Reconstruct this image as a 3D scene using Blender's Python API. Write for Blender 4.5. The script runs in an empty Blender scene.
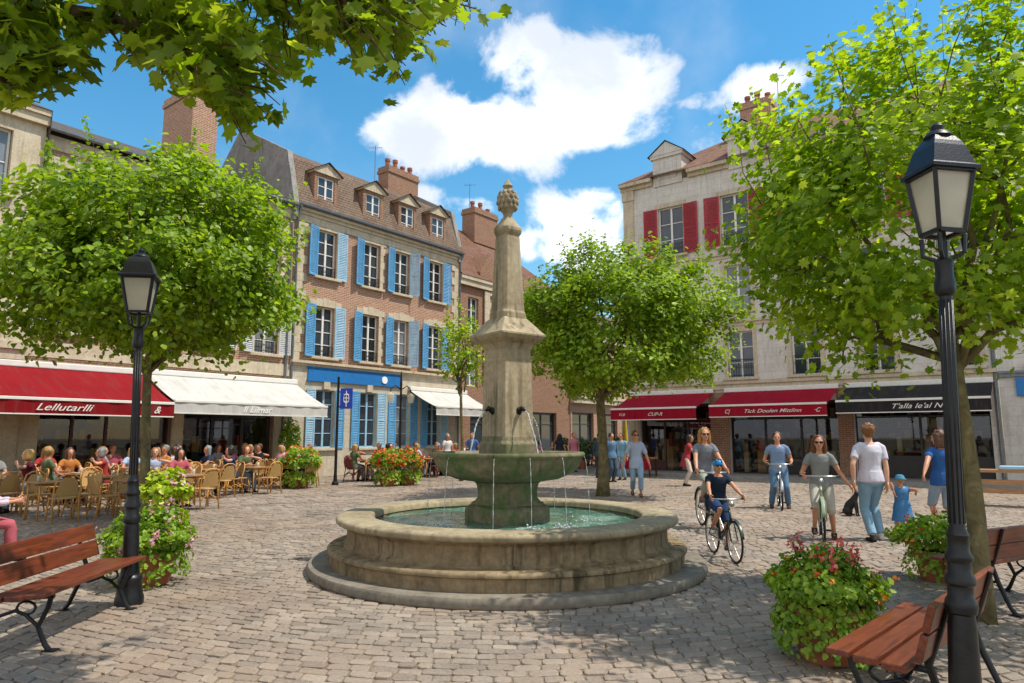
import bpy, bmesh, math, random
import numpy as np
from mathutils import Vector, Matrix
random.seed(7); rng = np.random.default_rng(7)
R = math.radians; PI = math.pi
C = bpy.data.collections.new('scene'); bpy.context.scene.collection.children.link(C)
scene = bpy.context.scene

# ------------------------------------------------------------------ camera model (turns measured pixels into ground points)
F = 690.; H = 1.63; PIT = math.atan(94.5/F); cp, sp = math.cos(PIT), math.sin(PIT)
def ray(px, py):
    u = (px-512)/F; v = (341.5-py)/F
    return u, cp-v*sp, sp+v*cp
def gp(px, py, z=0):
    x, y, w = ray(px, py); k = (z-H)/w
    return x*k, y*k
def at(px, py, Y):
    x, y, w = ray(px, py); k = Y/y
    return Vector((x*k, Y, H+w*k))
LA = math.atan2(.794, .607); Ld = Vector((math.cos(LA), math.sin(LA), 0)); L0 = Vector((-8.76, 27., 0)); Ln = Vector((Ld.y, -Ld.x, 0))
RA = LA-PI/2; Rd = Vector((math.cos(RA), math.sin(RA), 0)); R0 = Vector((9.62, 29.6, 0)); Rn = Vector((Rd.y, -Rd.x, 0))
def fac(px, py, P0, d, off=0):
    nx, ny = d.y, -d.x
    x, y, w = ray(px, py); ox, oy = P0.x+nx*off, P0.y+ny*off
    k = (-ox*d.y+d.x*oy)/(-x*d.y+d.x*y)
    return (x*k-ox)*d.x+(y*k-oy)*d.y, H+w*k

# ------------------------------------------------------------------ objects
def tag(o, label=None, cat=None, group=None, kind=None):
    if label: o['label'] = label
    if cat: o['category'] = cat
    if group: o['group'] = group
    if kind: o['kind'] = kind
    return o
def thing(name, label, cat, loc=(0, 0, 0), rz=0, group=None):
    o = bpy.data.objects.new(name, None); C.objects.link(o)
    o.location = loc; o.rotation_euler = (0, 0, rz); o.empty_display_size = .1
    return tag(o, label, cat, group)
def link(name, me, parent=None, loc=(0, 0, 0), rot=(0, 0, 0)):
    o = bpy.data.objects.new(name, me); C.objects.link(o)
    o.location = loc; o.rotation_euler = rot
    if parent: o.parent = parent
    return o
def kids(o): return KID.get(o.name, []) or list(o.children)
KID = {}
def copy_tree(o, parent=None):
    c = o.copy(); C.objects.link(c); c.parent = parent
    for ch in list(o.children): copy_tree(ch, c)
    return c

class MB:
    """collects boxes, tubes, lathes; build() links them as ONE mesh object"""
    def __init__(s): s.v = []; s.f = []; s.m = []; s.cur = 0
    def add(s, vs, fs):
        b = len(s.v); s.v += [tuple(v) for v in vs]
        for f in fs: s.f.append([i+b for i in f]); s.m.append(s.cur)
        return s
    def box(s, x0, y0, z0, x1, y1, z1, M=None, bev=0):
        if bev:
            b = min(bev, abs(x1-x0)*.45, abs(y1-y0)*.45, abs(z1-z0)*.45)
            bm = bmesh.new(); bmesh.ops.create_cube(bm, size=1)
            for v in bm.verts: v.co = Vector((x0+(v.co.x+.5)*(x1-x0), y0+(v.co.y+.5)*(y1-y0), z0+(v.co.z+.5)*(z1-z0)))
            bmesh.ops.bevel(bm, geom=bm.edges[:], offset=b, segments=2, affect='EDGES', profile=.6)
            bm.verts.index_update(); vs = [v.co.copy() for v in bm.verts]; fs = [[v.index for v in f.verts] for f in bm.faces]; bm.free()
        else:
            vs = [Vector(p) for p in ((x0,y0,z0),(x1,y0,z0),(x1,y1,z0),(x0,y1,z0),(x0,y0,z1),(x1,y0,z1),(x1,y1,z1),(x0,y1,z1))]
            fs = [[0,3,2,1],[4,5,6,7],[0,1,5,4],[1,2,6,5],[2,3,7,6],[3,0,4,7]]
        if M is not None: vs = [M @ v for v in vs]
        return s.add(vs, fs)
    def bar(s, a, b, w, h=None, up=(0, 0, 1)):
        a, b = Vector(a), Vector(b); h = h or w
        t = (b-a).normalized(); up = Vector(up)
        if abs(t.dot(up)) > .99: up = Vector((0, 1, 0))
        x = t.cross(up).normalized(); y = x.cross(t)
        vs = [p+x*sx*w/2+y*sy*h/2 for p in (a, b) for sx, sy in ((-1,-1),(1,-1),(1,1),(-1,1))]
        return s.add(vs, [[0,1,2,3],[7,6,5,4],[0,4,5,1],[1,5,6,2],[2,6,7,3],[3,7,4,0]])
    def tube(s, pts, rad, n=8, side=None, cap=True, loop=False):
        pts = [Vector(p) for p in pts]; N = len(pts)
        if not isinstance(rad, (list, tuple)): rad = [rad]*N
        vs = []; prev = None
        for i, p in enumerate(pts):
            if loop: t = pts[(i+1) % N]-pts[i-1]
            else: t = pts[min(i+1, N-1)]-pts[max(i-1, 0)]
            t = t.normalized() if t.length > 1e-9 else Vector((0, 0, 1))
            if side is not None: x = Vector(side)
            elif prev is not None: x = prev
            else: x = Vector((1, 0, 0)) if abs(t.x) < .8 else Vector((0, 1, 0))
            x = x-t*x.dot(t)
            if x.length < 1e-6: x = t.orthogonal()
            x.normalize(); y = t.cross(x); prev = x
            ra, rb = rad[i] if isinstance(rad[i], (list, tuple)) else (rad[i], rad[i])
            for k in range(n):
                a = 2*PI*k/n; vs.append(p+x*math.cos(a)*ra+y*math.sin(a)*rb)
        fs = []
        for i in range(N if loop else N-1):
            j = (i+1) % N
            for k in range(n): fs.append([i*n+k, i*n+(k+1) % n, j*n+(k+1) % n, j*n+k])
        if cap and not loop: fs.append(list(range(n))[::-1]); fs.append([(N-1)*n+k for k in range(n)])
        return s.add(vs, fs)
    def lathe(s, prof, n=32, c=(0, 0), a0=0, ring=False, open=False):
        """prof: list of (r, z)"""
        vs = []; fs = []; N = len(prof)
        for r, z in prof:
            for k in range(n):
                a = a0+2*PI*k/n; vs.append(Vector((c[0]+r*math.cos(a), c[1]+r*math.sin(a), z)))
        for i in range(N-1):
            for k in range(n): fs.append([i*n+k, i*n+(k+1) % n, (i+1)*n+(k+1) % n, (i+1)*n+k])
        if ring: fs += [[(N-1)*n+k, (N-1)*n+(k+1) % n, (k+1) % n, k] for k in range(n)]
        elif not open:
            if prof[0][0] > 1e-4: fs.append(list(range(n))[::-1])
            if prof[-1][0] > 1e-4: fs.append([(N-1)*n+k for k in range(n)])
        return s.add(vs, fs)
    def ball(s, c, r, n=10, m=7, M=None):
        rx, ry, rz = r if isinstance(r, (list, tuple)) else (r, r, r); c = Vector(c)
        vs = []; fs = []
        for i in range(1, m):
            th = PI*i/m
            for k in range(n):
                a = 2*PI*k/n; p = Vector((rx*math.sin(th)*math.cos(a), ry*math.sin(th)*math.sin(a), rz*math.cos(th)))
                vs.append(c+(M @ p if M is not None else p))
        t = Vector((0, 0, rz)); b = Vector((0, 0, -rz))
        vs.append(c+(M @ t if M is not None else t)); vs.append(c+(M @ b if M is not None else b))
        T = len(vs)-2
        for i in range(m-2):
            for k in range(n): fs.append([i*n+k, (i+1)*n+k, (i+1)*n+(k+1) % n, i*n+(k+1) % n])
        for k in range(n): fs.append([T, k, (k+1) % n]); fs.append([T+1, (m-2)*n+(k+1) % n, (m-2)*n+k])
        return s.add(vs, fs)
    def prism(s, poly, y0, y1, M=None):
        """poly in (x,z), extruded along y"""
        n = len(poly); vs = [Vector((x, y0, z)) for x, z in poly]+[Vector((x, y1, z)) for x, z in poly]
        if M is not None: vs = [M @ v for v in vs]
        fs = [list(range(n)), list(range(n, 2*n))[::-1]]+[[i, n+i, n+(i+1) % n, (i+1) % n] for i in range(n)]
        return s.add(vs, fs)
    def mesh(s, name, mats, smooth=False):
        me = bpy.data.meshes.new(name); me.from_pydata(s.v, [], s.f)
        if not isinstance(mats, (list, tuple)): mats = [mats]
        for m in mats: me.materials.append(m)
        bm = bmesh.new(); bm.from_mesh(me); 
        for f, i in zip(bm.faces, s.m): f.material_index = i; f.smooth = bool(smooth)
        bmesh.ops.recalc_face_normals(bm, faces=bm.faces[:])
        bm.to_mesh(me); bm.free()
        if smooth and smooth is not True: me.set_sharp_from_angle(angle=R(smooth))
        me.update(); return me
    def build(s, name, mats, parent=None, loc=(0, 0, 0), rot=(0, 0, 0), smooth=False):
        return link(name, s.mesh(name, mats, smooth), parent, loc, rot)

# ------------------------------------------------------------------ materials
def S(h):
    h = h.lstrip('#'); c = [int(h[i:i+2], 16)/255 for i in (0, 2, 4)]
    return tuple((x/12.92 if x <= .04045 else ((x+.055)/1.055)**2.4) for x in c)+(1,)
class NT:
    def __init__(s, name):
        s.m = bpy.data.materials.new(name); s.m.use_nodes = True; s.t = s.m.node_tree; s.b = s.t.nodes['Principled BSDF']; s.out = s.t.nodes['Material Output']
        s._co = None
    def n(s, typ, **kw):
        nd = s.t.nodes.new(typ); ins = kw.pop('ins', {})
        for k, v in kw.items(): setattr(nd, k, v)
        for k, v in ins.items(): s.set(nd.inputs[k], v)
        return nd
    def set(s, sock, v):
        if hasattr(v, 'is_output'): s.t.links.new(v, sock)
        else: sock.default_value = v
    @property
    def co(s):
        if s._co is None: s._co = s.n('ShaderNodeTexCoord').outputs['Object']
        return s._co
    def scale(s, v, sc): return s.n('ShaderNodeMapping', ins={'Vector': v, 'Scale': sc}).outputs[0]
    def noise(s, sc, detail=4, rough=.55, vec=None, dist=0):
        return s.n('ShaderNodeTexNoise', ins={'Vector': s.co if vec is None else vec, 'Scale': sc, 'Detail': detail, 'Roughness': rough, 'Distortion': dist}).outputs['Fac']
    def ramp(s, fac, stops, interp='LINEAR'):
        nd = s.n('ShaderNodeValToRGB', ins={'Fac': fac}); nd.color_ramp.interpolation = interp
        e = nd.color_ramp.elements
        while len(e) < len(stops): e.new(.5)
        for el, (p, c) in zip(e, stops):
            el.position = p; el.color = c if isinstance(c, (tuple, list)) else (c, c, c, 1)
        return nd.outputs['Color']
    def mix(s, fac, a, b, mode='MIX'):
        nd = s.n('ShaderNodeMix', data_type='RGBA', blend_type=mode)
        s.set(nd.inputs[0], fac); s.set(nd.inputs[6], a); s.set(nd.inputs[7], b); return nd.outputs[2]
    def math(s, op, a, b=0., c=None):
        nd = s.n('ShaderNodeMath', operation=op); s.set(nd.inputs[0], a); s.set(nd.inputs[1], b)
        if c is not None: s.set(nd.inputs[2], c)
        return nd.outputs[0]
    def hsv(s, col, h=.5, sat=1., v=1.): return s.n('ShaderNodeHueSaturation', ins={'Color': col, 'Hue': h, 'Saturation': sat, 'Value': v}).outputs[0]
    def bump(s, h, strength=.3, dist=.01):
        nd = s.n('ShaderNodeBump', ins={'Height': h, 'Strength': strength, 'Distance': dist}); s.t.links.new(nd.outputs[0], s.b.inputs['Normal']); return nd
    def fin(s, col=None, rough=.6, metal=0., spec=.5, **kw):
        if col is not None: s.set(s.b.inputs['Base Color'], col)
        s.set(s.b.inputs['Roughness'], rough); s.set(s.b.inputs['Metallic'], metal); s.set(s.b.inputs['Specular IOR Level'], spec)
        for k, v in kw.items(): s.set(s.b.inputs[k.replace('_', ' ')], v)
        return s.m
def plain(name, col, rough=.6, metal=0, spec=.5, var=.12, sc=6., bump=0, bsc=60., vec=None):
    t = NT(name); c = S(col) if isinstance(col, str) else col
    n = t.noise(sc, 5, .6)
    lo = tuple(x*(1-var) for x in c[:3])+(1,); hi = tuple(min(1, x*(1+var)) for x in c[:3])+(1,)
    colr = t.ramp(n, [(.3, lo), (.7, hi)])
    if bump: t.bump(t.noise(bsc, 3), bump, .005)
    return t.fin(colr, rough, metal, spec)
def rand_island(t): return t.n('ShaderNodeNewGeometry').outputs['Random Per Island']
def xz(t):
    """wall coordinates: (x+y, z, 0) of the object's own space"""
    sx = t.n('ShaderNodeSeparateXYZ', ins={0: t.co}); a = t.math('ADD', sx.outputs[0], sx.outputs[1])
    return t.n('ShaderNodeCombineXYZ', ins={0: a, 1: sx.outputs[2]}).outputs[0]
def brickmat(name, c1, c2, mortar, bw=.23, rh=.075, ms=.012, dirt=.35):
    t = NT(name); v = xz(t)
    br = t.n('ShaderNodeTexBrick', ins={'Vector': v, 'Color1': S(c1), 'Color2': S(c2), 'Mortar': S(mortar), 'Scale': 1., 'Mortar Size': ms, 'Mortar Smooth': .2, 'Bias': -.1, 'Brick Width': bw, 'Row Height': rh})
    n = t.noise(1.3, 6, .65); n2 = t.noise(9, 4)
    c = t.mix(t.math('MULTIPLY', n, dirt), br.outputs['Color'], t.ramp(n2, [(.3, S('#6d5a4a')), (.7, S('#c9b391'))]))
    t.bump(t.math('ADD', t.math('MULTIPLY', br.outputs['Fac'], -1.), t.math('MULTIPLY', n2, .4)), .5, .012)
    return t.fin(c, .9, spec=.2)
def stonemat(name, base, dark, light, blocks=None, streak=.5, moss=None, mosslev=.6):
    t = NT(name); n = t.noise(2.2, 7, .65); n2 = t.noise(14, 5, .6)
    c = t.ramp(n, [(.25, S(dark)), (.5, S(base)), (.75, S(light))])
    c = t.mix(.35, c, t.ramp(n2, [(.3, S(dark)), (.7, S(light))]))
    st = t.math('MULTIPLY', t.noise(1., 5, .6, vec=t.scale(t.co, (9.3, 8.1, .7)), dist=.4), t.math('ADD', t.noise(1.1, 3, .5), .5))
    c = t.mix(t.math('MULTIPLY', t.ramp(st, [(.52, 0.), (.72, 1.)]), streak), c, S('#39321f'))
    if moss:
        mo = t.noise(2.6, 6, .7)
        c = t.mix(t.ramp(mo, [(mosslev-.12, 0.), (mosslev+.1, 1.)]), c, S(moss))
    h = t.math('ADD', n2, t.math('MULTIPLY', t.noise(60, 3), .5))
    if blocks:
        br = t.n('ShaderNodeTexBrick', ins={'Vector': xz(t), 'Color1': (.95,.95,.95,1), 'Color2': (1,1,1,1), 'Mortar': (.78,.76,.73,1), 'Scale': 1., 'Mortar Size': .008, 'Mortar Smooth': .3, 'Brick Width': blocks[0], 'Row Height': blocks[1]})
        c = t.mix(1., c, br.outputs['Color'], 'MULTIPLY'); h = t.math('SUBTRACT', h, t.math('MULTIPLY', br.outputs['Fac'], 1.2))
    t.bump(h, .35, .012)
    return t.fin(c, .85, spec=.25)
def tilemat(name, a, b, c3):
    t = NT(name)
    v = t.n('ShaderNodeTexCoord').outputs['UV']
    br = t.n('ShaderNodeTexBrick', ins={'Vector': v, 'Color1': S(a), 'Color2': S(b), 'Mortar': S('#2a1c15'), 'Scale': 1., 'Mortar Size': .012, 'Mortar Smooth': .1, 'Brick Width': .19, 'Row Height': .13, 'Bias': .0})
    n = t.noise(.9, 6, .7); n2 = t.noise(12, 4, .7)
    c = t.mix(t.ramp(n, [(.4, 0.), (.75, .7)]), br.outputs['Color'], S(c3))
    c = t.mix(.35, c, t.ramp(n2, [(.3, S('#33241b')), (.7, S(a))]))
    sy = t.n('ShaderNodeSeparateXYZ', ins={0: v}).outputs[1]
    saw = t.math('FRACT', t.math('DIVIDE', sy, .13))
    t.bump(t.math('SUBTRACT', t.math('MULTIPLY', saw, -1.), t.math('MULTIPLY', br.outputs['Fac'], .6)), .8, .03)
    return t.fin(c, .85, spec=.2)
def leafmat(name, cols, trans=.35, rough=.45):
    t = NT(name); r = rand_island(t)
    k = len(cols); c = t.ramp(r, [(i/(k-1), S(h)) for i, h in enumerate(cols)])
    c = t.mix(.45, c, t.ramp(t.noise(1.7, 4, .65), [(.3, S(cols[0])), (.7, S(cols[-1]))]))
    t.fin(c, rough, spec=.4)
    tr = t.n('ShaderNodeBsdfTranslucent', ins={'Color': t.hsv(c, .49, 1.05, 1.5)})
    ms = t.n('ShaderNodeMixShader', ins={0: trans, 1: t.b.outputs[0], 2: tr.outputs[0]})
    t.t.links.new(ms.outputs[0], t.out.inputs['Surface']); return t.m
def clothmat(name):
    t = NT(name); oc = t.n('ShaderNodeObjectInfo').outputs['Color']
    n = t.noise(7, 5, .6); c = t.mix(1., oc, t.ramp(n, [(.3, .8), (.7, 1.0)]), 'MULTIPLY')
    t.bump(t.math('ADD', t.noise(14, 4, .6, dist=1.), t.math('MULTIPLY', t.noise(300, 2), .1)), .5, .02)
    return t.fin(c, .9, spec=.15)
def woodmat(name, a, b, sc=(3, 40, 40), rough=.45):
    t = NT(name); n = t.noise(1., 5, .6, vec=t.scale(t.co, sc), dist=.6); g = t.noise(2., 4)
    c = t.ramp(n, [(.3, S(a)), (.65, S(b))]); c = t.mix(t.math('MULTIPLY', g, .35), c, S(a))
    t.bump(n, .15, .004); return t.fin(c, t.ramp(g, [(.3, rough-.1), (.7, rough+.15)]), spec=.5)

M = {}
M['fstone'] = stonemat('fountain_limestone', '#8c785a', '#544530', '#ad9a7a', streak=.85)
M['fstep'] = stonemat('fountain_step_stone', '#7d7467', '#565046', '#9d9382', streak=.3)
M['frim'] = stonemat('fountain_rim_stone', '#9d8e70', '#635842', '#bbab8c', streak=.4)
M['falgae'] = stonemat('wet_algae_stone', '#857860', '#4c4230', '#a3957a', streak=.95, moss='#56653a', mosslev=.54)
M['fcol'] = stonemat('fountain_column_stone', '#a69678', '#71634c', '#c2b296', streak=.65)
M['lime'] = stonemat('cream_limestone', '#d0c9bd', '#b3ab9d', '#e0dacf', blocks=(.62, .33), streak=.2)
M['trim'] = stonemat('dressed_limestone', '#c4b498', '#9d8d72', '#d8cbb2', streak=.3)
M['pale'] = stonemat('pale_ground_floor_stone', '#c4b8a2', '#a09379', '#d6ccb8', blocks=(.7, .36), streak=.2)
M['plaster'] = stonemat('grey_gable_render', '#8f8b86', '#6c6865', '#aaa59d', streak=.5)
M['brick'] = brickmat('red_brown_brick', '#955846', '#b0745e', '#c4b299', dirt=.5)
M['brick2'] = brickmat('dark_brick', '#7c4a39', '#965d47', '#a08c74', dirt=.35)
M['brickp'] = brickmat('pale_brick', '#955f4c', '#ad7862', '#c0ae96', dirt=.4)
M['tile'] = tilemat('brown_roof_tile', '#7f6858', '#62503f', '#94846f')
M['tile2'] = tilemat('red_roof_tile', '#8f6450', '#6f4b3b', '#a28872')
M['slate'] = tilemat('grey_slate', '#5c5651', '#6d655e', '#7c7264')
M['zinc'] = plain('zinc_sheet', '#767a7d', .45, .6, var=.2)
M['blue'] = plain('sky_blue_paint', '#5497c2', .6, var=.22, sc=4, bump=.1)
M['bluep'] = plain('pale_blue_paint', '#93b8cc', .6, var=.2, sc=4, bump=.1)  # paler blue for some shutters, window frames and a cloth
M['bluef'] = plain('fascia_blue_paint', '#1f6fae', .45, var=.12)
M['redsh'] = plain('red_shutter_paint', '#a01d2b', .5, var=.12, sc=4)
M['white'] = plain('white_paint', '#dedad0', .5, var=.06)
M['palegrey'] = plain('grey_shutter_paint', '#b9bab6', .6, var=.08)
M['dark'] = plain('dark_frame_paint', '#2b2724', .45, var=.2)
M['brown'] = plain('brown_shopfront_paint', '#4a2b22', .5, var=.2)
M['iron'] = plain('black_cast_iron', '#1b1a1a', .38, .3, var=.35, sc=20, bump=.25, bsc=90)
M['railing'] = plain('wrought_iron', '#262524', .5, .3)
def glassmat(name, col, rough=.04, spec=.7):
    t = NT(name); n = t.noise(.9, 3); 
    t.bump(t.noise(1.3, 2), .04, .02)
    c = S(col); return t.fin(t.ramp(n, [(.35, tuple(x*.55 for x in c[:3])+(1,)), (.65, c)]), rough, spec=spec)
M['glass'] = glassmat('window_glass', '#3b444b'); M['glassb'] = glassmat('curtained_glass', '#84888a', .15); M['glassc'] = glassmat('dark_window_glass', '#23292e')
def clearglass():
    t = NT('shop_glass'); t.t.nodes.remove(t.b); t.b = None
    fr = t.n('ShaderNodeFresnel', ins={'IOR': 1.5}).outputs[0]; gl = t.n('ShaderNodeBsdfGlossy', ins={'Roughness': .02, 'Color': (.95, .95, .95, 1)}); tr = t.n('ShaderNodeBsdfTransparent', ins={'Color': (.72, .74, .72, 1)})
    ms = t.n('ShaderNodeMixShader', ins={0: t.math('MULTIPLY_ADD', fr, 1.0, .02), 1: tr.outputs[0], 2: gl.outputs[0]}); t.t.links.new(ms.outputs[0], t.out.inputs['Surface']); return t.m
M['shopglass'] = clearglass()
def goodsmat():
    t = NT('shop_goods'); r = rand_island(t); cols = ['#8a6a4a', '#c8b89a', '#5a3a2a', '#a04038', '#d8d0c0', '#4a5a50', '#b88a4a', '#30343a', '#9aa4a8']
    return t.fin(t.ramp(r, [(i/len(cols), S(h)) for i, h in enumerate(cols)], 'CONSTANT'), .6)
M['goods'] = goodsmat()
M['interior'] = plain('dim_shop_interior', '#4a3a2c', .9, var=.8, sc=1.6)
def awnmat(name, col, trans=.25):
    t = NT(name); c = S(col); n = t.noise(1.6, 6, .6)
    cc = t.ramp(n, [(.3, tuple(x*.84 for x in c[:3])+(1,)), (.7, c)])
    st = t.noise(1., 5, .65, vec=t.scale(t.co, (5, .7, .7))); cc = t.mix(t.ramp(st, [(.5, 0.), (.75, .28)]), cc, S('#6b5f55'))
    t.bump(t.math('ADD', t.noise(500, 2), t.math('MULTIPLY', t.noise(2.2, 3), 3.)), .25, .01); t.fin(cc, .8, spec=.2)
    tr = t.n('ShaderNodeBsdfTranslucent', ins={'Color': cc})
    ms = t.n('ShaderNodeMixShader', ins={0: trans, 1: t.b.outputs[0], 2: tr.outputs[0]}); t.t.links.new(ms.outputs[0], t.out.inputs['Surface']); return t.m
M['awnred'] = awnmat('bright_red_canvas', '#96141c'); M['awnwhite'] = awnmat('white_canvas', '#dcd8d0'); M['awnwine'] = awnmat('wine_red_canvas', '#c01936', .4); M['awnblack'] = awnmat('black_canvas', '#2c2a2b', .1)
M['letter'] = plain('white_lettering', '#ddd6cc', .6, var=.05)
M['letterg'] = plain('faint_lettering', '#efece6', .6, var=.05)
M['wood'] = woodmat('varnished_bench_wood', '#481f13', '#823f20', rough=.38)
M['rattan'] = plain('honey_rattan', '#c28c46', .5, var=.3, sc=25)
def weave():
    t = NT('woven_cane'); ck = t.n('ShaderNodeTexChecker', ins={'Vector': t.co, 'Scale': 70., 'Color1': S('#c8a163'), 'Color2': S('#9c7440')})
    t.bump(ck.outputs['Fac'], .4, .004); return t.fin(ck.outputs['Color'], .6)
M['weave'] = weave()
M['redwick'] = plain('wine_red_wicker', '#6b2328', .55, var=.25, sc=30)
M['tabletop'] = woodmat('cafe_table_top', '#8a6440', '#b98b5c', rough=.35)
M['terra'] = plain('terracotta', '#9a5a3c', .8, var=.25, sc=5, bump=.3, bsc=30)
M['soil'] = plain('potting_soil', '#33251a', .95, var=.3)
M['leafA'] = leafmat('plane_leaf', ['#456610', '#658c18', '#88aa26', '#b0c43e'], .48)
M['leafB'] = leafmat('pale_plane_leaf', ['#4a6c14', '#6c941a', '#90b026', '#bacc42'], .6)  # slightly paler, more translucent leaf greens
M['leafO'] = leafmat('overhead_plane_leaf', ['#486614', '#688a1a', '#8ca82a', '#b2c240'], .62)
M['leafP'] = leafmat('bedding_leaf', ['#446a16', '#64901f', '#88ac2c', '#b2c83e'], .4)
M['leafY'] = leafmat('yellow_green_leaf', ['#7d9c1c', '#a3bb2a', '#c6d03c'], .3)
M['leafD'] = leafmat('dark_shrub_leaf', ['#20340f', '#34521a', '#4c6b24'], .2)
def petals(name, cols):
    t = NT(name); r = rand_island(t); c = t.ramp(r, [(i/max(1, len(cols)-1), S(h)) for i, h in enumerate(cols)], 'CONSTANT')
    return t.fin(c, .6, spec=.2)
M['petR'] = petals('pink_red_petals', ['#b23a3c', '#c05a50', '#cc7f70', '#96302e'])
M['petO'] = petals('orange_red_petals', ['#d8622a', '#d03a22', '#e08a2c', '#c22b2b'])
M['petP'] = petals('pink_white_petals', ['#c98a98', '#d8a8b0', '#b86878', '#c0303c'])
def barkmat(name, a, b, c3):
    t = NT(name); n = t.noise(5, 6, .65, dist=.8); v = t.n('ShaderNodeTexVoronoi', ins={'Vector': t.scale(t.co, (1, 1, .5)), 'Scale': 9.}).outputs['Distance']
    c = t.ramp(n, [(.3, S(a)), (.52, S(b)), (.72, S(c3))]); t.bump(t.math('ADD', n, t.math('MULTIPLY', v, .6)), .6, .03); return t.fin(c, .9, spec=.2)
M['bark'] = barkmat('plane_bark', '#4b4430', '#6e6444', '#8f8560'); M['barkd'] = barkmat('dark_bark', '#3a3024', '#5b4a36', '#76634a')
def skinmat():
    t = NT('skin'); oc = t.n('ShaderNodeObjectInfo').outputs['Color']; n = t.noise(12, 4)
    c = t.mix(1., oc, t.ramp(n, [(.3, (.88, .84, .82, 1)), (.7, (1, 1, 1, 1))]), 'MULTIPLY')
    t.fin(c, .5, spec=.35); t.b.inputs['Subsurface Weight'].default_value = .08; t.b.inputs['Subsurface Radius'].default_value = (.02, .008, .004); return t.m
M['skin'] = skinmat(); M['cloth'] = clothmat('cloth')
def hairmat():
    t = NT('hair'); oc = t.n('ShaderNodeObjectInfo').outputs['Color']; n = t.noise(1., 5, .6, vec=t.scale(t.co, (70, 70, 8)))
    c = t.mix(1., oc, t.ramp(n, [(.3, .45), (.7, 1.1)]), 'MULTIPLY'); t.bump(n, .6, .01); return t.fin(c, .5, spec=.4)
M['hair'] = hairmat()
M['black'] = plain('black_plastic', '#151515', .35); M['eye'] = plain('eye_dark', '#20140f', .2); M['lip'] = plain('lips', '#a4574d', .5)
M['tyre'] = plain('rubber_tyre', '#1c1b1a', .8); M['chrome'] = plain('brushed_metal', '#b5b5b2', .3, .9, var=.08); M['bikeg'] = plain('dark_green_bike_paint', '#2c3a30', .35); M['biked'] = plain('dark_bike_paint', '#23262b', .35); M['bikep'] = plain('pale_green_bike_paint', '#8f9a7e', .35)
M['helmet'] = plain('blue_helmet_shell', '#1583c4', .25, var=.1)
def lanternglass():
    t = NT('milky_lantern_glass'); n = t.noise(5, 4); t.fin(t.ramp(n, [(.3, S('#c3bda9')), (.7, S('#e4dfcf'))]), .25, spec=.5)
    tr = t.n('ShaderNodeBsdfTranslucent', ins={'Color': S('#efe9d6')})
    ms = t.n('ShaderNodeMixShader', ins={0: .5, 1: t.b.outputs[0], 2: tr.outputs[0]}); t.t.links.new(ms.outputs[0], t.out.inputs['Surface']); return t.m
M['lglass'] = lanternglass()
def watermat():
    t = NT('basin_water'); n1 = t.noise(6, 5, .6, dist=.6); n2 = t.noise(1.6, 4, .6, dist=.5); v = t.noise(22, 3, .6)
    c = t.ramp(n2, [(.3, S('#2c4f3f')), (.5, S('#4f7a66')), (.66, S('#86a89a'))])
    c = t.mix(t.ramp(v, [(.6, 0.), (.72, .7)]), c, S('#cfdcd8'))
    t.bump(t.math('ADD', n1, t.math('MULTIPLY', v, .3)), .55, .03); return t.fin(c, .07, spec=.8)
M['water'] = watermat()
def jetmat():
    t = NT('falling_water'); return t.fin((.9, .94, .95, 1), .15, spec=.8, Transmission_Weight=.55, IOR=1.33)
M['jet'] = jetmat()
M['signblue'] = plain('sign_blue', '#1b3fb0', .4, var=.08)
M['pink'] = plain('pink_cloth', '#c97a86', .9)
M['kerb'] = stonemat('kerb_granite', '#8c8984', '#6a6762', '#a7a39b', streak=.1)
def slabs():
    t = NT('pavement_slabs'); br = t.n('ShaderNodeTexBrick', ins={'Vector': t.co, 'Color1': S('#8f887f'), 'Color2': S('#7e7870'), 'Mortar': S('#55504a'), 'Scale': 1., 'Mortar Size': .012, 'Brick Width': .8, 'Row Height': .5})
    n = t.noise(3, 6, .65); c = t.mix(.4, br.outputs['Color'], t.ramp(n, [(.3, S('#5d5852')), (.7, S('#a09a90'))])); t.bump(n, .2, .01); return t.fin(c, .85)
M['slab'] = slabs()
def groundmat():
    t = NT('joint_sand'); n = t.noise(4, 6, .7); n2 = t.noise(90, 3); c = t.ramp(n, [(.3, S('#5f5446')), (.7, S('#857763'))])
    c = t.mix(.4, c, t.ramp(n2, [(.3, S('#5d5345')), (.7, S('#a39680'))])); t.bump(n2, .5, .01); return t.fin(c, .95, spec=.15)
M['ground'] = groundmat()
def cobmat():
    t = NT('setts'); r = rand_island(t)
    c = t.ramp(r, [(0, S('#665d52')), (.2, S('#8a7c6a')), (.4, S('#9d8e7b')), (.55, S('#78695b')), (.7, S('#958470')), (.85, S('#ad9d89')), (1, S('#6d645a'))])
    n = t.noise(40, 5, .65); big = t.noise(.5, 5, .6)
    c = t.mix(.5, c, t.ramp(n, [(.25, S('#5d524a')), (.75, S('#b9a999'))]))
    c = t.mix(t.ramp(big, [(.45, 0.), (.7, .5)]), c, S('#91745a'))
    c = t.mix(t.ramp(t.noise(.9, 4), [(.48, 0.), (.7, .5)]), c, S('#5c534b'))
    t.bump(t.math('ADD', n, t.math('MULTIPLY', t.noise(140, 3), .4)), .45, .01); return t.fin(c, t.ramp(n, [(.3, .55), (.7, .85)]), spec=.35)
M['cobble'] = cobmat()
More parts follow.
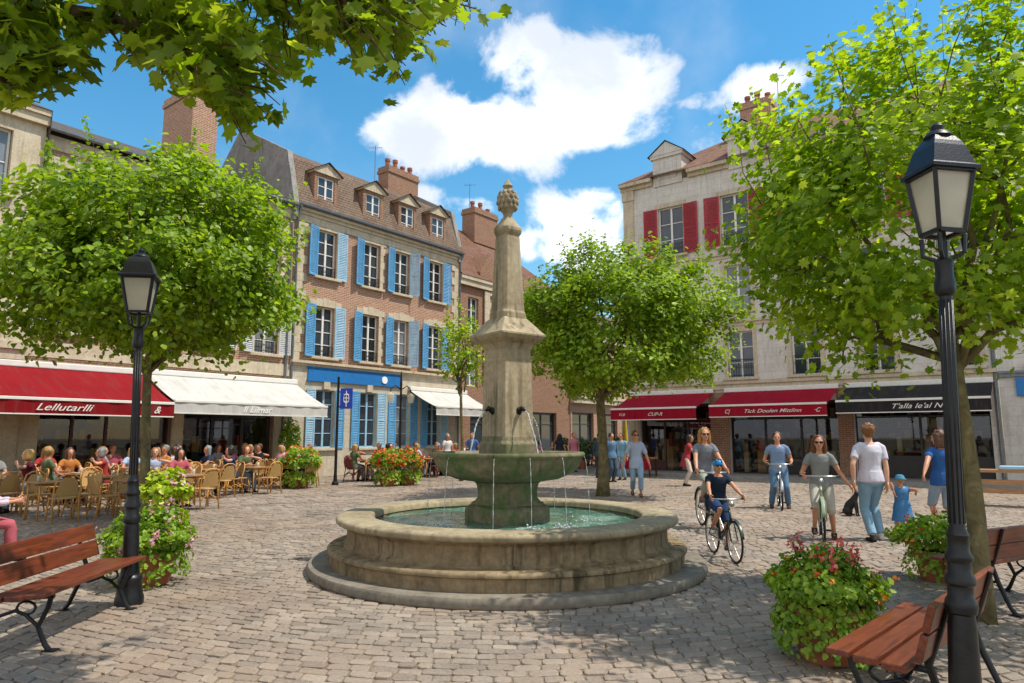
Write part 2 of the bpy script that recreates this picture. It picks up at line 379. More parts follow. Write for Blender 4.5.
# ------------------------------------------------------------------ ground, setts, pavement
def sheet(name, poly, z, mat, kind='structure'):
    me = bpy.data.meshes.new(name); me.from_pydata([(x, y, z) for x, y in poly], [], [list(range(len(poly)))]); me.materials.append(mat)
    o = link(name, me); o['kind'] = kind; return o
sheet('ground', [(-400, -400), (400, -400), (400, 400), (-400, 400)], -.011, M['ground'])
FC = Vector((-.06, 9.27, 0))          # fountain centre
def setts():
    """courses of setts that sag towards the camera in the middle of the square"""
    hA, hB = 2.3, 3.5
    hf = lambda x: hA*(np.sqrt(1+(np.asarray(x)/hB)**2)-1)
    V = []; c = .3; row = 0
    while c < 30:
        w = .122 if c < 12 else .18
        x = -30.+random.random()*.2
        while x < 24:
            L = random.uniform(.11, .22)*(1 if c < 12 else 1.3); xm = x+L/2; y = c+float(hf(xm)); x0 = x; x += L
            if y < 2.1 or abs(xm) > 1.0*y+1.2 or y > 34: continue
            if (xm-FC.x)**2+(y-FC.y)**2 < 2.45**2: continue
            dl = (xm-L0.x)*Ln.x+(y-L0.y)*Ln.y; dr = (xm-R0.x)*Rn.x+(y-R0.y)*Rn.y; ur = (xm-R0.x)*Rd.x+(y-R0.y)*Rd.y
            if dl < .15 or (dr < 3.05 and ur > -5.6): continue
            if ur < -5.4 and dr < -6: continue
            V.append((c, x0, x, w))
        c += w
    A = np.array(V); n = len(A); c, x0, x1, w = A.T
    g = rng.uniform(.004, .01, n)
    J = lambda: rng.uniform(-.007, .007, n)
    # four jittered corners in (x, v)
    cor = [(x0+g/2+J(), -w/2+g/2+J()), (x1-g/2+J(), -w/2+g/2+J()), (x1-g/2+J(), w/2-g/2+J()), (x0+g/2+J(), w/2-g/2+J())]
    ch = rng.uniform(.1, .24, (4, n))
    def ring(ins):
        L = []
        mx = (x0+x1)/2; hx = (x1-x0)/2; hv = w/2
        for k in range(4):
            p, nx_, pv = cor[k], cor[(k+1) % 4], cor[(k-1) % 4]
            for q, o in ((pv, 1), (nx_, 1)):
                f = ch[k]*(1. if q is nx_ else 1.)
                X = p[0]+(q[0]-p[0])*np.minimum(f, .3)*(w/(x1-x0) if (k % 2 == 0) == (q is nx_) else 1.); Vv = p[1]+(q[1]-p[1])*np.minimum(f, .3)*(w/(x1-x0) if (k % 2 == 0) == (q is nx_) else 1.)
                X = mx+(X-mx)*(1-ins/hx); Vv = Vv*(1-ins/hv)
                L.append(np.stack([X, c+Vv+hf(X)], 1))
        return np.stack(L, 1)
    zt = rng.normal(0, .003, n); tx = rng.normal(0, .02, n); ty = rng.normal(0, .02, n)
    o, m, i = ring(0), ring(.0025), ring(.008)
    cen = i.mean(1)
    def z(P, dz):
        return zt[:, None]+dz+(P[..., 0]-cen[:, None, 0])*tx[:, None]+(P[..., 1]-cen[:, None, 1])*ty[:, None]
    co = np.zeros((n, 25, 3)); co[:, 0:8, :2] = o; co[:, 0:8, 2] = -.024
    co[:, 8:16, :2] = m; co[:, 8:16, 2] = z(m, -.003); co[:, 16:24, :2] = i; co[:, 16:24, 2] = z(i, .0005)+rng.normal(0, .0014, (n, 8)); co[:, 24, :2] = cen; co[:, 24, 2] = zt+.0012
    q = []
    for l in (0, 8):
        for k in range(8): q.append([l+k, l+(k+1) % 8, l+8+(k+1) % 8, l+8+k])
    q = np.array(q); t = np.array([[16+k, 16+(k+1) % 8, 24] for k in range(8)])
    off = (np.arange(n)*25)[:, None, None]
    Q = (q[None]+off).reshape(-1); T = (t[None]+off).reshape(-1)
    me = bpy.data.meshes.new('setts'); me.vertices.add(n*25); me.vertices.foreach_set('co', co.reshape(-1))
    nq, nt = n*16, n*8; me.loops.add(nq*4+nt*3); me.loops.foreach_set('vertex_index', np.concatenate([Q, T]).astype(np.int32))
    me.polygons.add(nq+nt); ls = np.concatenate([np.arange(nq)*4, nq*4+np.arange(nt)*3]).astype(np.int32); me.polygons.foreach_set('loop_start', ls)
    me.polygons.foreach_set('use_smooth', np.zeros(nq+nt, bool))
    me.materials.append(M['cobble']); me.update(calc_edges=True); me.validate()
    ob = link('cobblestones', me); ob['kind'] = 'structure'; print('setts', n)
setts()
# pavement strip along the right-hand shops, with a kerb
def strip(name, P0, d, n, u0, u1, d0, d1, z0, z1, mat):
    b = MB(); pts = [P0+d*u0+n*d0, P0+d*u1+n*d0, P0+d*u1+n*d1, P0+d*u0+n*d1]
    b.add([(p.x, p.y, z0) for p in pts]+[(p.x, p.y, z1) for p in pts], [[0,1,2,3],[4,5,6,7],[0,1,5,4],[1,2,6,5],[2,3,7,6],[3,0,4,7]])
    o = b.build(name, mat); o['kind'] = 'structure'; return o
strip('pavement', R0, Rd, Rn, -5.4, 26, -.5, 2.75, -.02, .09, M['slab'])
strip('kerb', R0, Rd, Rn, -5.4, 26, 2.752, 2.95, -.02, .1, M['kerb'])

# ------------------------------------------------------------------ buildings
def uvroof(me):
    uv = me.uv_layers.new(name='uv')
    for p in me.polygons:
        n = p.normal; h = Vector((0, 0, 1)).cross(n)
        h = h.normalized() if h.length > 1e-4 else Vector((1, 0, 0)); s = n.cross(h)
        for li in p.loop_indices:
            c = me.vertices[me.loops[li].vertex_index].co; uv.data[li].uv = (c.dot(h), c.dot(s))
def wall(name, x0, x1, z0, z1, ops, mat, parent, rev=.22, y=0., thick=.35):
    """a wall in the plane y (outside towards -y) with real openings (x0,x1,z0,z1) and their reveals"""
    ops = [o for o in ops if o[1] > x0 and o[0] < x1 and o[3] > z0 and o[2] < z1]
    ops = [(max(o[0], x0), min(o[1], x1), max(o[2], z0), min(o[3], z1)) for o in ops]
    xs = sorted({x0, x1, *[v for o in ops for v in o[:2]]}); zs = sorted({z0, z1, *[v for o in ops for v in o[2:]]})
    b = MB(); b.cur = 0
    for i in range(len(xs)-1):
        for j in range(len(zs)-1):
            cx, cz = (xs[i]+xs[i+1])/2, (zs[j]+zs[j+1])/2
            if any(o[0] < cx < o[1] and o[2] < cz < o[3] for o in ops): continue
            b.add([(xs[i], y, zs[j]), (xs[i+1], y, zs[j]), (xs[i+1], y, zs[j+1]), (xs[i], y, zs[j+1])], [[0, 1, 2, 3]])
    for a, c, e, f in ops:
        b.add([(a, y, e), (c, y, e), (c, y, f), (a, y, f), (a, y+rev, e), (c, y+rev, e), (c, y+rev, f), (a, y+rev, f)], [[0, 1, 5, 4], [1, 2, 6, 5], [2, 3, 7, 6], [3, 0, 4, 7]])
    b.add([(x0, y, z0), (x0, y+thick, z0), (x0, y+thick, z1), (x0, y, z1)], [[0, 1, 2, 3]])
    b.add([(x1, y, z0), (x1, y+thick, z0), (x1, y+thick, z1), (x1, y, z1)], [[3, 2, 1, 0]])
    b.add([(x0, y, z1), (x1, y, z1), (x1, y+thick, z1), (x0, y+thick, z1)], [[0, 1, 2, 3]])
    return b.build(name, mat, parent)
CACHE = {}; rw = random.Random(11)
def cached(key, fn):
    if key not in CACHE: CACHE[key] = fn()
    return CACHE[key]
def window(par, cx, z0, w, h, mat='white', rows=4, cols=2, y=.14, rail=False, glass='glass', name='window', transom=None):
    if glass == 'glass': glass = rw.choice(['glass', 'glass', 'glassc', 'glassb'])
    def fr():
        b = MB(); t = .055
        b.box(-w/2, 0, 0, -w/2+t, .07, h); b.box(w/2-t, 0, 0, w/2, .07, h); b.box(-w/2+t, 0, 0, w/2-t, .07, t); b.box(-w/2+t, 0, h-t, w/2-t, .07, h)
        for c in range(1, cols): x = -w/2+c*w/cols; b.box(x-.045, -.008, t+.001, x+.045, .06, h-t-.001)
        for r in range(1, rows):
            z = r*h/rows; 
            for c in range(cols):
                xa = -w/2+c*w/cols+(.046 if c else t+.001); xb = -w/2+(c+1)*w/cols-(.046 if c < cols-1 else t+.001); b.box(xa, .012, z-.016, xb, .05, z+.016)
        return b.mesh('window_frame', M[mat])
    def pn():
        b = MB(); b.add([(-w/2+.03, .038, .03), (w/2-.03, .038, .03), (w/2-.03, .038, h-.03), (-w/2+.03, .038, h-.03)], [[0, 1, 2, 3]]); return b.mesh('pane', M[glass])
    f = link(name, cached(('wf', w, h, mat, rows, cols), fr), par, (cx, y, z0))
    link('pane', cached(('wp', w, h, glass), pn), f)
    if rail:
        def rl():
            b = MB(); hh = .55 if rail is True else rail
            b.box(-w/2, 0, hh-.02, w/2, .02, hh); b.box(-w/2, .002, .1, w/2, .018, .12)
            k = max(4, int(w/.11))
            for i in range(k+1): x = -w/2+.01+i*(w-.02)/k; b.bar((x, .01, .0), (x, .01, hh-.02), .012)
            for i in range(k): x = -w/2+.01+(i+.5)*(w-.02)/k; b.tube([(x+.035*math.cos(a), .01, hh*.6+.05*math.sin(a)) for a in np.linspace(0, 2*PI, 9)[:-1]], .005, 4, loop=True)
            return b.mesh('window_rail', M['railing'])
        link('window_rail', cached(('wr', w, rail), rl), par, (cx, .035, z0))
    return f
def shutter(par, hx, z0, w, h, mat, side, ang=0., label=None):
    """hinged at hx; side -1 opens to the left, +1 to the right"""
    def sh():
        b = MB(); t = .06; d = .035
        b.box(0, -d, 0, t, 0, h); b.box(w-t, -d, 0, w, 0, h)
        for z in (0, h*.48, h-t): b.box(t, -d+.003, z, w-t, -.003, z+t)
        n = int(h/.075)
        for i in range(n):
            z = .06+(i+.5)*(h-.12)/n
            if abs(z-h*.48-.03) < .05: continue
            b.add([(t, -.032, z-.028), (w-t, -.032, z-.028), (w-t, -.006, z+.028), (t, -.006, z+.028), (t, -.024, z-.03), (w-t, -.024, z-.03), (w-t, .0, z+.026), (t, .0, z+.026)], [[0,1,2,3],[4,5,6,7],[0,1,5,4],[3,2,6,7]])
        return b.mesh('shutter', M[mat])
    ang += rw.uniform(-.03, .09)
    o = link('shutter', cached(('sh', w, h, mat), sh), par, (hx, -.03, z0))
    if side < 0: o.rotation_euler.z = PI-0+ang; o.location.y = -.03-.036
    else: o.rotation_euler.z = -ang
    if side < 0: o.scale.y = -1; o.location.y = -.03; 
    if label: o['label'] = label
    return o
def sill(par, cx, z, w, d=.16, t=.11, mat='trim'):
    def f():
        b = MB(); b.box(-w/2, -d, -t, w/2, .0, -.003, bev=.015); return b.mesh('window_sill', M[mat])
    link('window_sill', cached(('sill', w, d, t, mat), f), par, (cx, -.002, z))
def roofmesh(name, quads, mat, par, thick=.06):
    b = MB()
    for q in quads: b.add(q, [list(range(len(q)))])
    me = b.mesh(name, M[mat]); uvroof(me)
    return link(name, me, par)
def gutter(par, x0, x1, y, z):
    b = MB(); pts = [(-.075, .05), (-.07, -.02), (-.03, -.065), (.03, -.065), (.07, -.02), (.075, .05), (.06, .05), (.0, -.045), (-.06, .05)]
    n = len(pts); b.add([(x0, y+a, z+c) for a, c in pts]+[(x1, y+a, z+c) for a, c in pts], [[i, (i+1) % n, n+(i+1) % n, n+i] for i in range(n)]+[list(range(n)), list(range(n, 2*n))])
    b.build('gutter', M['zinc'], par)
def pipe(par, x, y, z0, z1):
    b = MB(); b.tube([(x, y-.18, z1), (x, y-.18, z1-.15), (x, y+.02, z1-.45), (x, y+.02, z0)], .05, 8)
    for z in np.arange(z0+1, z1-.6, 2): b.tube([(x, y+.02, z), (x, y+.02, z+.08)], .062, 8)
    b.build('drainpipe', M['zinc'], par, smooth=40)
def chimney(par, x, y, z0, z1, w, d, pots, mat='brick2'):
    b = MB(); b.box(x-w/2, y-d/2, z0, x+w/2, y+d/2, z1-.36); b.box(x-w/2-.06, y-d/2-.06, z1-.36, x+w/2+.06, y+d/2+.06, z1-.2); b.box(x-w/2-.02, y-d/2-.02, z1-.2, x+w/2+.02, y+d/2+.02, z1)
    o = b.build('chimney', M[mat], par)
    for i in range(pots):
        px = x+(i-(pots-1)/2)*w/max(1, pots); p = MB(); hh = .5+.12*math.sin(i*2.1)
        p.lathe([(.13, z1-.01), (.12, z1+hh*.7), (.15, z1+hh*.72), (.15, z1+hh), (.1, z1+hh), (.1, z1+.1)], 12, (px, y)); p.build('chimney_pot', M['terra'], o, smooth=40)
    return o
def aerial(x, y, z, h, label):
    t = thing('television_aerial', label, 'aerial', (x, y, z))
    b = MB(); b.tube([(0, 0, 0), (0, 0, h)], .018, 6); b.build('mast', M['zinc'], t)
    b = MB(); b.bar((-.35, 0, h-.12), (.35, 0, h-.1), .015)
    for i in range(7): b.bar((-.33+i*.11, -.2+.015*i, h-.11), (-.33+i*.11, .2-.015*i, h-.11), .01)
    b.build('antenna_rods', M['zinc'], t)
def world_of(P0, d, t, off, z):
    n = Vector((d.y, -d.x, 0)); p = P0+d*t+n*off; return (p.x, p.y, z)
def surround(par, x0, x1, z0, z1, lintel=True, mat='trim', proud=.035):
    """toothed dressed-stone surround of a window opening"""
    b = MB(); z = z0; i = 0
    while z < z1-.02:
        hh = min(.32, z1-z); w = .3 if i % 2 else .18
        b.box(x0-w, -proud, z+.004, x0-.001, .02, z+hh-.004); b.box(x1+.001, -proud, z+.004, x1+w, .02, z+hh-.004); z += hh; i += 1
    if lintel:
        n = 5; W = (x1-x0+.7)
        for k in range(n):
            a = x0-.35+k*W/n; c = x0-.35+(k+1)*W/n; m = abs(k-2); hh = .36-.05*m
            b.box(a+.004, -proud-.006*(k == 2), z1+.002, c-.004, .02, z1+hh)
    b.build('stone_surround', M[mat], par)
def quoins(par, x, z0, z1, mat='trim', flip=1):
    b = MB(); z = z0; i = 0
    while z < z1-.05:
        hh = min(.36, z1-z); w = .62 if i % 2 else .42
        a, c = (x, x+w) if flip > 0 else (x-w, x); b.box(a, -.04, z+.004, c, .03, z+hh-.004); z += hh; i += 1
    b.build('quoins', M[mat], par)
def band(par, x0, x1, z0, z1, d, mat, name='string_course'):
    b = MB(); b.box(x0, -d, z0, x1, .03, z0+(z1-z0)*.6); b.box(x0-.0, -d-.07, z0+(z1-z0)*.6, x1, .03, z1); return b.build(name, M[mat], par)
def shopfront(par, x0, x1, z1, mat, name='shop_front', bays=3, base=.55, door=None, y=.2, pane_mat='shopglass'):
    b = MB(); W = x1-x0; t = .08
    b.box(x0, y, z1-.12, x1, y+.1, z1)
    for i in range(bays+1):
        x = x0+i*W/bays; b.box(max(x0, x-t/2), y+.002, .0, min(x1, x+t/2), y+.098, z1-.121)
    for i in range(bays):
        xa, xb = x0+i*W/bays+t/2+.001, x0+(i+1)*W/bays-t/2-.001
        bs = .12 if door == i else base
        b.box(xa, y+.01, 0, xb, y+.09, bs); b.box(xa, y+.012, z1*.76, xb, y+.08, z1*.76+.06)
    o = b.build(name, M[mat], par)
    for i in range(bays):
        xa, xb = x0+i*W/bays+.05, x0+(i+1)*W/bays-.05
        p = MB(); p.add([(xa, y+.05, .1), (xb, y+.05, .1), (xb, y+.05, z1-.1), (xa, y+.05, z1-.1)], [[0, 1, 2, 3]]); p.build('pane', M[pane_mat], o)
    return o
def text_mesh(txt, size, mat, shear=.42, extrude=.004, sx=1.):
    cu = bpy.data.curves.new('lettering', 'FONT'); cu.body = txt; cu.size = size; cu.shear = shear; cu.extrude = extrude; cu.align_x = 'CENTER'; cu.align_y = 'CENTER'; cu.offset = .001
    o = bpy.data.objects.new('t', cu); C.objects.link(o); bpy.context.view_layer.update()
    me = bpy.data.meshes.new_from_object(o.evaluated_get(bpy.context.evaluated_depsgraph_get())); C.objects.unlink(o); bpy.data.objects.remove(o)
    me.materials.clear(); me.materials.append(mat)
    for v in me.vertices: v.co.x *= sx
    return me
def awning(P0, d, t0, t1, out, zt, zf, zb, mat, label, words=(), bar='white', cassette='white', words_mat='letter'):
    """words: list of (text, centre t, size, stretch)"""
    rz = math.atan2(d.y, d.x); p = P0+d*((t0+t1)/2); W = t1-t0; h = W/2
    t = thing('awning', label, 'awning', (p.x, p.y, 0), rz)
    b = MB(); n = 10; rows = []; nx = max(8, int(W/.5))
    for j in range(n+1):
        f = j/n; y = -.12-(out-.12)*f; z = zt+(zf-zt)*f
        for i in range(nx+1):
            x = -h+i*W/nx; sag = .05*math.sin(PI*f)*(.5+.5*math.cos(2*PI*i/nx*max(2, round(W/1.5))))
            rows.append((x, y, z-sag))
    m = (n+1)*(nx+1); vs = rows+[(x, y, z-.012) for x, y, z in rows]; fs = []
    for j in range(n):
        for i in range(nx):
            a = j*(nx+1)+i; fs.append([a, a+1, a+nx+2, a+nx+1]); fs.append([m+a, m+a+nx+1, m+a+nx+2, m+a+1])
    b.add(vs, fs); b.build('canopy', M[mat], t, smooth=True)
    b = MB(); k = int(W/.2); top = []; bot = []
    for i in range(k*2+1):
        x = -h+i*W/(k*2); yy = -out-.035+.012*math.sin(i*.9); top.append((x, yy, zf-.03)); bot.append((x, yy+.006*math.sin(i*1.7), zb+.012*abs(math.sin(i*PI/2/2))))
    q = len(top); vs = top+bot+[(x, y+.01, z) for x, y, z in top]+[(x, y+.01, z) for x, y, z in bot]
    fs = [[i, i+1, q+i+1, q+i] for i in range(q-1)]+[[2*q+i, 3*q+i, 3*q+i+1, 2*q+i+1] for i in range(q-1)]+[[q+i, q+i+1, 3*q+i+1, 3*q+i] for i in range(q-1)]
    b.add(vs, fs); v = b.build('valance', M[mat], t)
    e = MB(); e.box(-h, -out-.052, zb-.01, h, -out-.012, zb+.022); e.build('valance_hem', M[bar], v)
    b = MB(); b.box(-h, -out-.06, zf-.05, h, -out+.03, zf+.03, bev=.012); b.build('front_bar', M[bar], t)
    b = MB(); b.box(-h-.03, -.2, zt-.02, h+.03, -.045, zt+.17, bev=.03); b.build('cassette', M[cassette], t)
    for s in (-.8, .8):
        b = MB(); b.tube([(s*h, -.16, zt-.06), (s*h+.55*-np.sign(s), -out*.5, (zt+zf)/2-.13), (s*h, -out, zf-.06)], .025, 8); b.build('folding_arm', M['white' if mat != 'awnblack' else 'zinc'], t)
    for txt, ct, size, sx in words:
        link('lettering', text_mesh(txt, size, M[words_mat], sx=sx), v, (ct-(t0+t1)/2, -out-.062, (zf+zb)/2-.02), (PI/2, 0, 0))
    return t
def shop_room(par, x0, x1, z1, y, seed, d=3.):
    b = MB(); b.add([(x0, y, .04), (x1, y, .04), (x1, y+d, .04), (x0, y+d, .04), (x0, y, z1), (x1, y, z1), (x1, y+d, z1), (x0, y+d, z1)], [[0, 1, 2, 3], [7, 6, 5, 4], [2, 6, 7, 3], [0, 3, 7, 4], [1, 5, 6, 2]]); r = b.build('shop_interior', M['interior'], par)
    g = np.random.default_rng(seed); q = MB()
    for k in range(5):
        z = .5+k*.5
        if z > z1-.3: break
        yy = y+d-.4 if k % 2 == 0 else y+d-.42
        x = x0+.1
        q.box(x0+.05, yy-.1, z-.03, x1-.05, yy+.3, z)
        while x < x1-.4:
            w = g.uniform(.06, .3); h = g.uniform(.1, .38)
            if g.random() < .75: q.box(x, yy-.05-g.uniform(0, .05), z+.002, x+w, yy+.25, z+h)
            x += w+g.uniform(.02, .12)
    x = x0+.2
    while x < x1-.5:
        w = g.uniform(.15, .5); h = g.uniform(.2, 1.0); yy = y+g.uniform(.12, .8)
        if g.random() < .8: q.box(x, yy, .045, x+w, yy+.3, .75+h*.4); q.box(x+.03, yy+.04, .752+h*.4, x+w-.03, yy+.2, .8+h)
        x += w+g.uniform(.05, .35)
    o = q.build('display_goods', M['goods'], r); o['kind'] = 'stuff'
# ---- corner house and cafe building on the left row
def building(name, label, P0, rz, cat='building', group=None): return thing(name, label, cat, P0, rz, group)
bL = building('corner_house', 'tall stone house at the far left edge with brick quoins and one big white window', L0, LA)
wall('wall', -17, -8.93, 0, 11.3, [(-11.15, -9.75, 8.55, 10.5), (-11.1, -9.75, 4.7, 6.9), (-12.6, -9.4, .1, 3.0)], M['trim'], bL, y=-.12)
quoins(bL, -8.93, 4.6, 10.9, 'brick', -1); band(bL, -17, -8.9, 10.9, 11.35, .28, 'trim', 'cornice'); band(bL, -17, -8.93, 3.8, 4.3, .2, 'trim')
for z, h in ((8.55, 1.95), (4.7, 2.2)): window(bL, -10.45, z, 1.35, h, y=.04, rows=2); sill(bL, -10.45, z, 1.7, .26)
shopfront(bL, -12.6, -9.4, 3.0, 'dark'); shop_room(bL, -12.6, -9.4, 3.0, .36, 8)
roofmesh('roof', [[(-17, -.4, 11.35), (-8.9, -.4, 11.35), (-8.9, 4.5, 13.6), (-17, 4.5, 13.6)], [(-8.9, .2, 3), (-8.9, 8, 3), (-8.9, 8, 11.35), (-8.9, 4.5, 13.6), (-8.9, -.4, 11.35)][::-1]], 'slate', bL)
bC = building('cafe_building', 'long brick cafe building with low slate roof behind the clipped tree on the left', L0, LA)
WT = (-7.85, -5.6, -3.33, -1.07)
ops = [(-8.4, -4.5, .05, 3.1), (-4.1, -.6, .05, 3.1)]+[(x-.5, x+.5, z, z+h) for x in WT for z, h in ((4.75, 2.1), (7.9, 1.95))]
wall('wall', -8.93, -.02, 0, 10.75, ops, M['brickp'], bC)
b = MB(); b.box(-8.93, -.05, 3.95, -.02, .02, 4.4); b.box(-8.93, -.045, 7.3, -.02, .02, 7.55); b.box(-8.93, -.06, 10.3, -.02, .02, 10.74); b.build('stone_bands', M['trim'], bC)
for x in WT:
    for z, h in ((4.75, 2.1), (7.9, 1.95)):
        window(bC, x, z, 1.0, h, rail=z < 5); sill(bC, x, z, 1.4); surround(bC, x-.5, x+.5, z, z+h)
        if z < 5:
            for s in (-1, 1): shutter(bC, x+s*.54, z, .5, h-.02, 'palegrey', s, .05)
shopfront(bC, -8.4, -4.5, 3.1, 'brown', bays=4); shopfront(bC, -4.1, -.6, 3.1, 'dark', bays=3, door=2)
for a, c in ((-4.5, -4.1), (-8.93, -8.4), (-.6, -.03)):
    b = MB(); b.box(a, -.06, 0, c, .02, 3.3); b.build('stone_pier', M['trim'], bC)
gutter(bC, -8.9, -.1, -.3, 10.85); pipe(bC, -.22, -.1, .1, 10.8)
roofmesh('roof', [[(-8.93, -.28, 10.86), (-.02, -.28, 10.86), (-.02, 4.5, 13.05), (-8.93, 4.5, 13.05)], [(-8.93, 4.5, 13.05), (-.02, 4.5, 13.05), (-.02, 9, 10.9), (-8.93, 9, 10.9)]], 'slate', bC)
shop_room(bC, -8.4, -4.5, 3.1, .36, 1); shop_room(bC, -4.1, -.6, 3.1, .36, 2)
ch = chimney(bC, -2.8, 3.5, 11.5, 15.5, 1.05, 2.4, 3, 'brick')
# ---- blue shuttered house
bB = building('shuttered_house', 'three storey brick house with sky blue shutters and four roof dormers', L0, LA)
W2 = [(.61, 1.22, 2.02, 2.42, 2.92), (3.06, 3.68, 4.46, None, None), (4.93, 5.53, 6.3, 6.72, 7.05), (7.22, 7.82, 8.54, 8.98, 9.62)]
ops = []
for a, w0, w1, c, e in W2:
    m = (w0+w1)/2
    ops += [(m-.47, m+.47, 8.2, 10.2), (m-.47, m+.47, 4.85, 6.95)]
G = [(1.3, 2.25), (3.6, 4.55), (5.7, 6.55), (7.75, 8.6)]
wall('upper_wall', 0, 9.95, 4.5, 10.9, ops, M['brick'], bB)
wall('ground_floor_wall', 0, 9.95, 0, 4.5, [(a, c, 1.15, 3.5) for a, c in G], M['pale'], bB, y=-.03)
quoins(bB, .0, 4.6, 10.3); quoins(bB, 9.95, 4.6, 10.3, flip=-1)
b = MB(); b.box(.0, -.05, 10.32, 9.95, .02, 10.62); b.box(0, -.1, 10.62, 9.95, .02, 10.76); b.box(0, -.2, 10.76, 9.95, .02, 10.88); b.build('cornice', M['trim'], bB)
b = MB(); b.box(0, -.1, 4.42, 9.95, .02, 4.52); b.box(0, -.2, 4.52, 9.95, .02, 4.62); b.build('string_course', M['trim'], bB)
for i, (a, w0, w1, c, e) in enumerate(W2):
    m = (w0+w1)/2
    for z, h in ((8.2, 2.0), (4.85, 2.1)):
        window(bB, m, z, .94, h, rail=.45); sill(bB, m, z, 1.35); surround(bB, m-.47, m+.47, z, z+h)
        wl = .56
        shutter(bB, m-.5, z-.03, wl, h+.08, 'blue', -1, R(14))
        if e: shutter(bB, m+.5, z-.03, .5 if i != 2 else .46, h+.08, 'bluep' if i < 3 else 'blue', 1, R(6) if i != 2 else R(50), 'paler blue shutter' if i < 3 else None)
for i, (a, c) in enumerate(G):
    m = (a+c)/2; window(bB, m, 1.15, c-a, 2.35, 'bluep', rows=4, y=.1); sill(bB, m, 1.15, c-a+.3, .14, mat='pale')
    shutter(bB, a-.03, 1.12, .46, 2.4, 'blue' if i != 0 else 'bluep', -1, .05); shutter(bB, c+.03, 1.12, .46, 2.4, 'bluep' if i % 2 else 'blue', 1, .05)
    b = MB(); b.box(m-.16, -.12, 3.52, m+.16, -.031, 3.86, bev=.02); b.build('keystone', M['trim'], bB)
b = MB(); b.box(.85, -.09, 3.85, 5.9, -.031, 4.4); b.box(.8, -.12, 4.36, 5.95, -.031, 4.415); b.box(.8, -.12, 3.83, 5.95, -.031, 3.87); b.build('shop_fascia', M['bluef'], bB)
b = MB(); b.lathe([(0, -.02), (.16, -.02), (.16, .02), (0, .02)], 16); b.build('emblem', M['letterg'], bB, (4.9, -.11, 4.1), (PI/2, 0, 0))
gutter(bB, .0, 9.95, -.28, 10.95); pipe(bB, .06, -.1, .1, 10.95); pipe(bB, 9.9, -.1, .1, 10.95)
roofmesh('roof', [[(0, -.27, 10.92), (9.97, -.27, 10.92), (9.97, .5, 13.15), (0, .5, 13.15)], [(0, .5, 13.15), (9.97, .5, 13.15), (9.97, 4.0, 15.0), (0, 4.0, 15.0)], [(0, 4, 15), (9.97, 4, 15), (9.97, 8.2, 10.9), (0, 8.2, 10.9)]], 'tile', bB)
b = MB()
for x in (-.25, 9.7): b.prism([(0, 0)]*0+[(-.2, 10.5), (-.22, 11.0), (.42, 13.3), (4.0, 15.25), (8.3, 10.9), (8.3, 10.5)], 0, .25, Matrix.Translation((x, 0, 0)) @ Matrix.Rotation(PI/2, 4, 'Z') @ Matrix.Scale(-1, 4, (0, 1, 0)))
b.build('gable_wall', M['plaster'], bB)
for i, (a, c) in enumerate(((.65, 2.05), (3.25, 4.65), (5.4, 6.75), (7.5, 8.85))):
    m = (a+c)/2; w = c-a
    dm = MB(); dm.box(m-w/2+.1, -.12, 11.05, m-.42, 1.2, 12.55); dm.box(m+.42, -.12, 11.05, m+w/2-.1, 1.2, 12.55); dm.box(m-.42, -.12, 11.05, m+.42, 1.2, 11.22); dm.box(m-.42, -.12, 12.45, m+.42, 1.2, 12.55)
    d = dm.build('dormer', M['brick2'], bB)
    p = MB(); p.prism([(m-w/2, 12.56), (m+w/2, 12.56), (m+w/2, 12.66), (m, 13.06), (m-w/2, 12.66)], -.2, 1.6); p.build('dormer_pediment', M['trim'], d)
    p = MB(); p.add([(m-w/2-.08, -.3, 12.62), (m, -.3, 13.1), (m, 2.6, 13.1), (m-w/2-.08, 2.2, 12.62)], [[0, 1, 2, 3]]); p.add([(m+w/2+.08, -.3, 12.62), (m, -.3, 13.1), (m, 2.6, 13.1), (m+w/2+.08, 2.2, 12.62)], [[0, 1, 2, 3]])
    me = p.mesh('dormer_roof', M['tile']); uvroof(me); link('dormer_roof', me, d)
    def wf(w=.84, h=1.23):
        b = MB(); t = .06; b.box(-w/2, 0, 0, -w/2+t, .06, h); b.box(w/2-t, 0, 0, w/2, .06, h); b.box(-w/2+t, 0, 0, w/2-t, .06, t); b.box(-w/2+t, 0, h-t, w/2-t, .06, h); b.box(-.045, -.01, t+.001, .045, .05, h-t-.001)
        for k in (1, 2): b.box(-w/2+t+.001, .012, h*k/3-.015, -.046, .04, h*k/3+.015); b.box(.046, .012, h*k/3-.015, w/2-t-.001, .04, h*k/3+.015)
        return b.mesh('dormer_window', M['white'])
    wo = link('dormer_window', cached('dw', wf), d, (m, -.06, 11.22))
    p = MB(); p.add([(-.4, .03, .03), (.4, .03, .03), (.4, .03, 1.2), (-.4, .03, 1.2)], [[0, 1, 2, 3]]); link('pane', cached('dwp', lambda: p.mesh('pane', M['glass'])), wo)
chimney(bB, 8.9, 3.6, 14.2, 15.95, 2.2, .8, 4)
aerial(*world_of(L0, Ld, 7.2, -3.6, 14.6), 2.3, 'thin aerial mast on the ridge of the blue shuttered house')
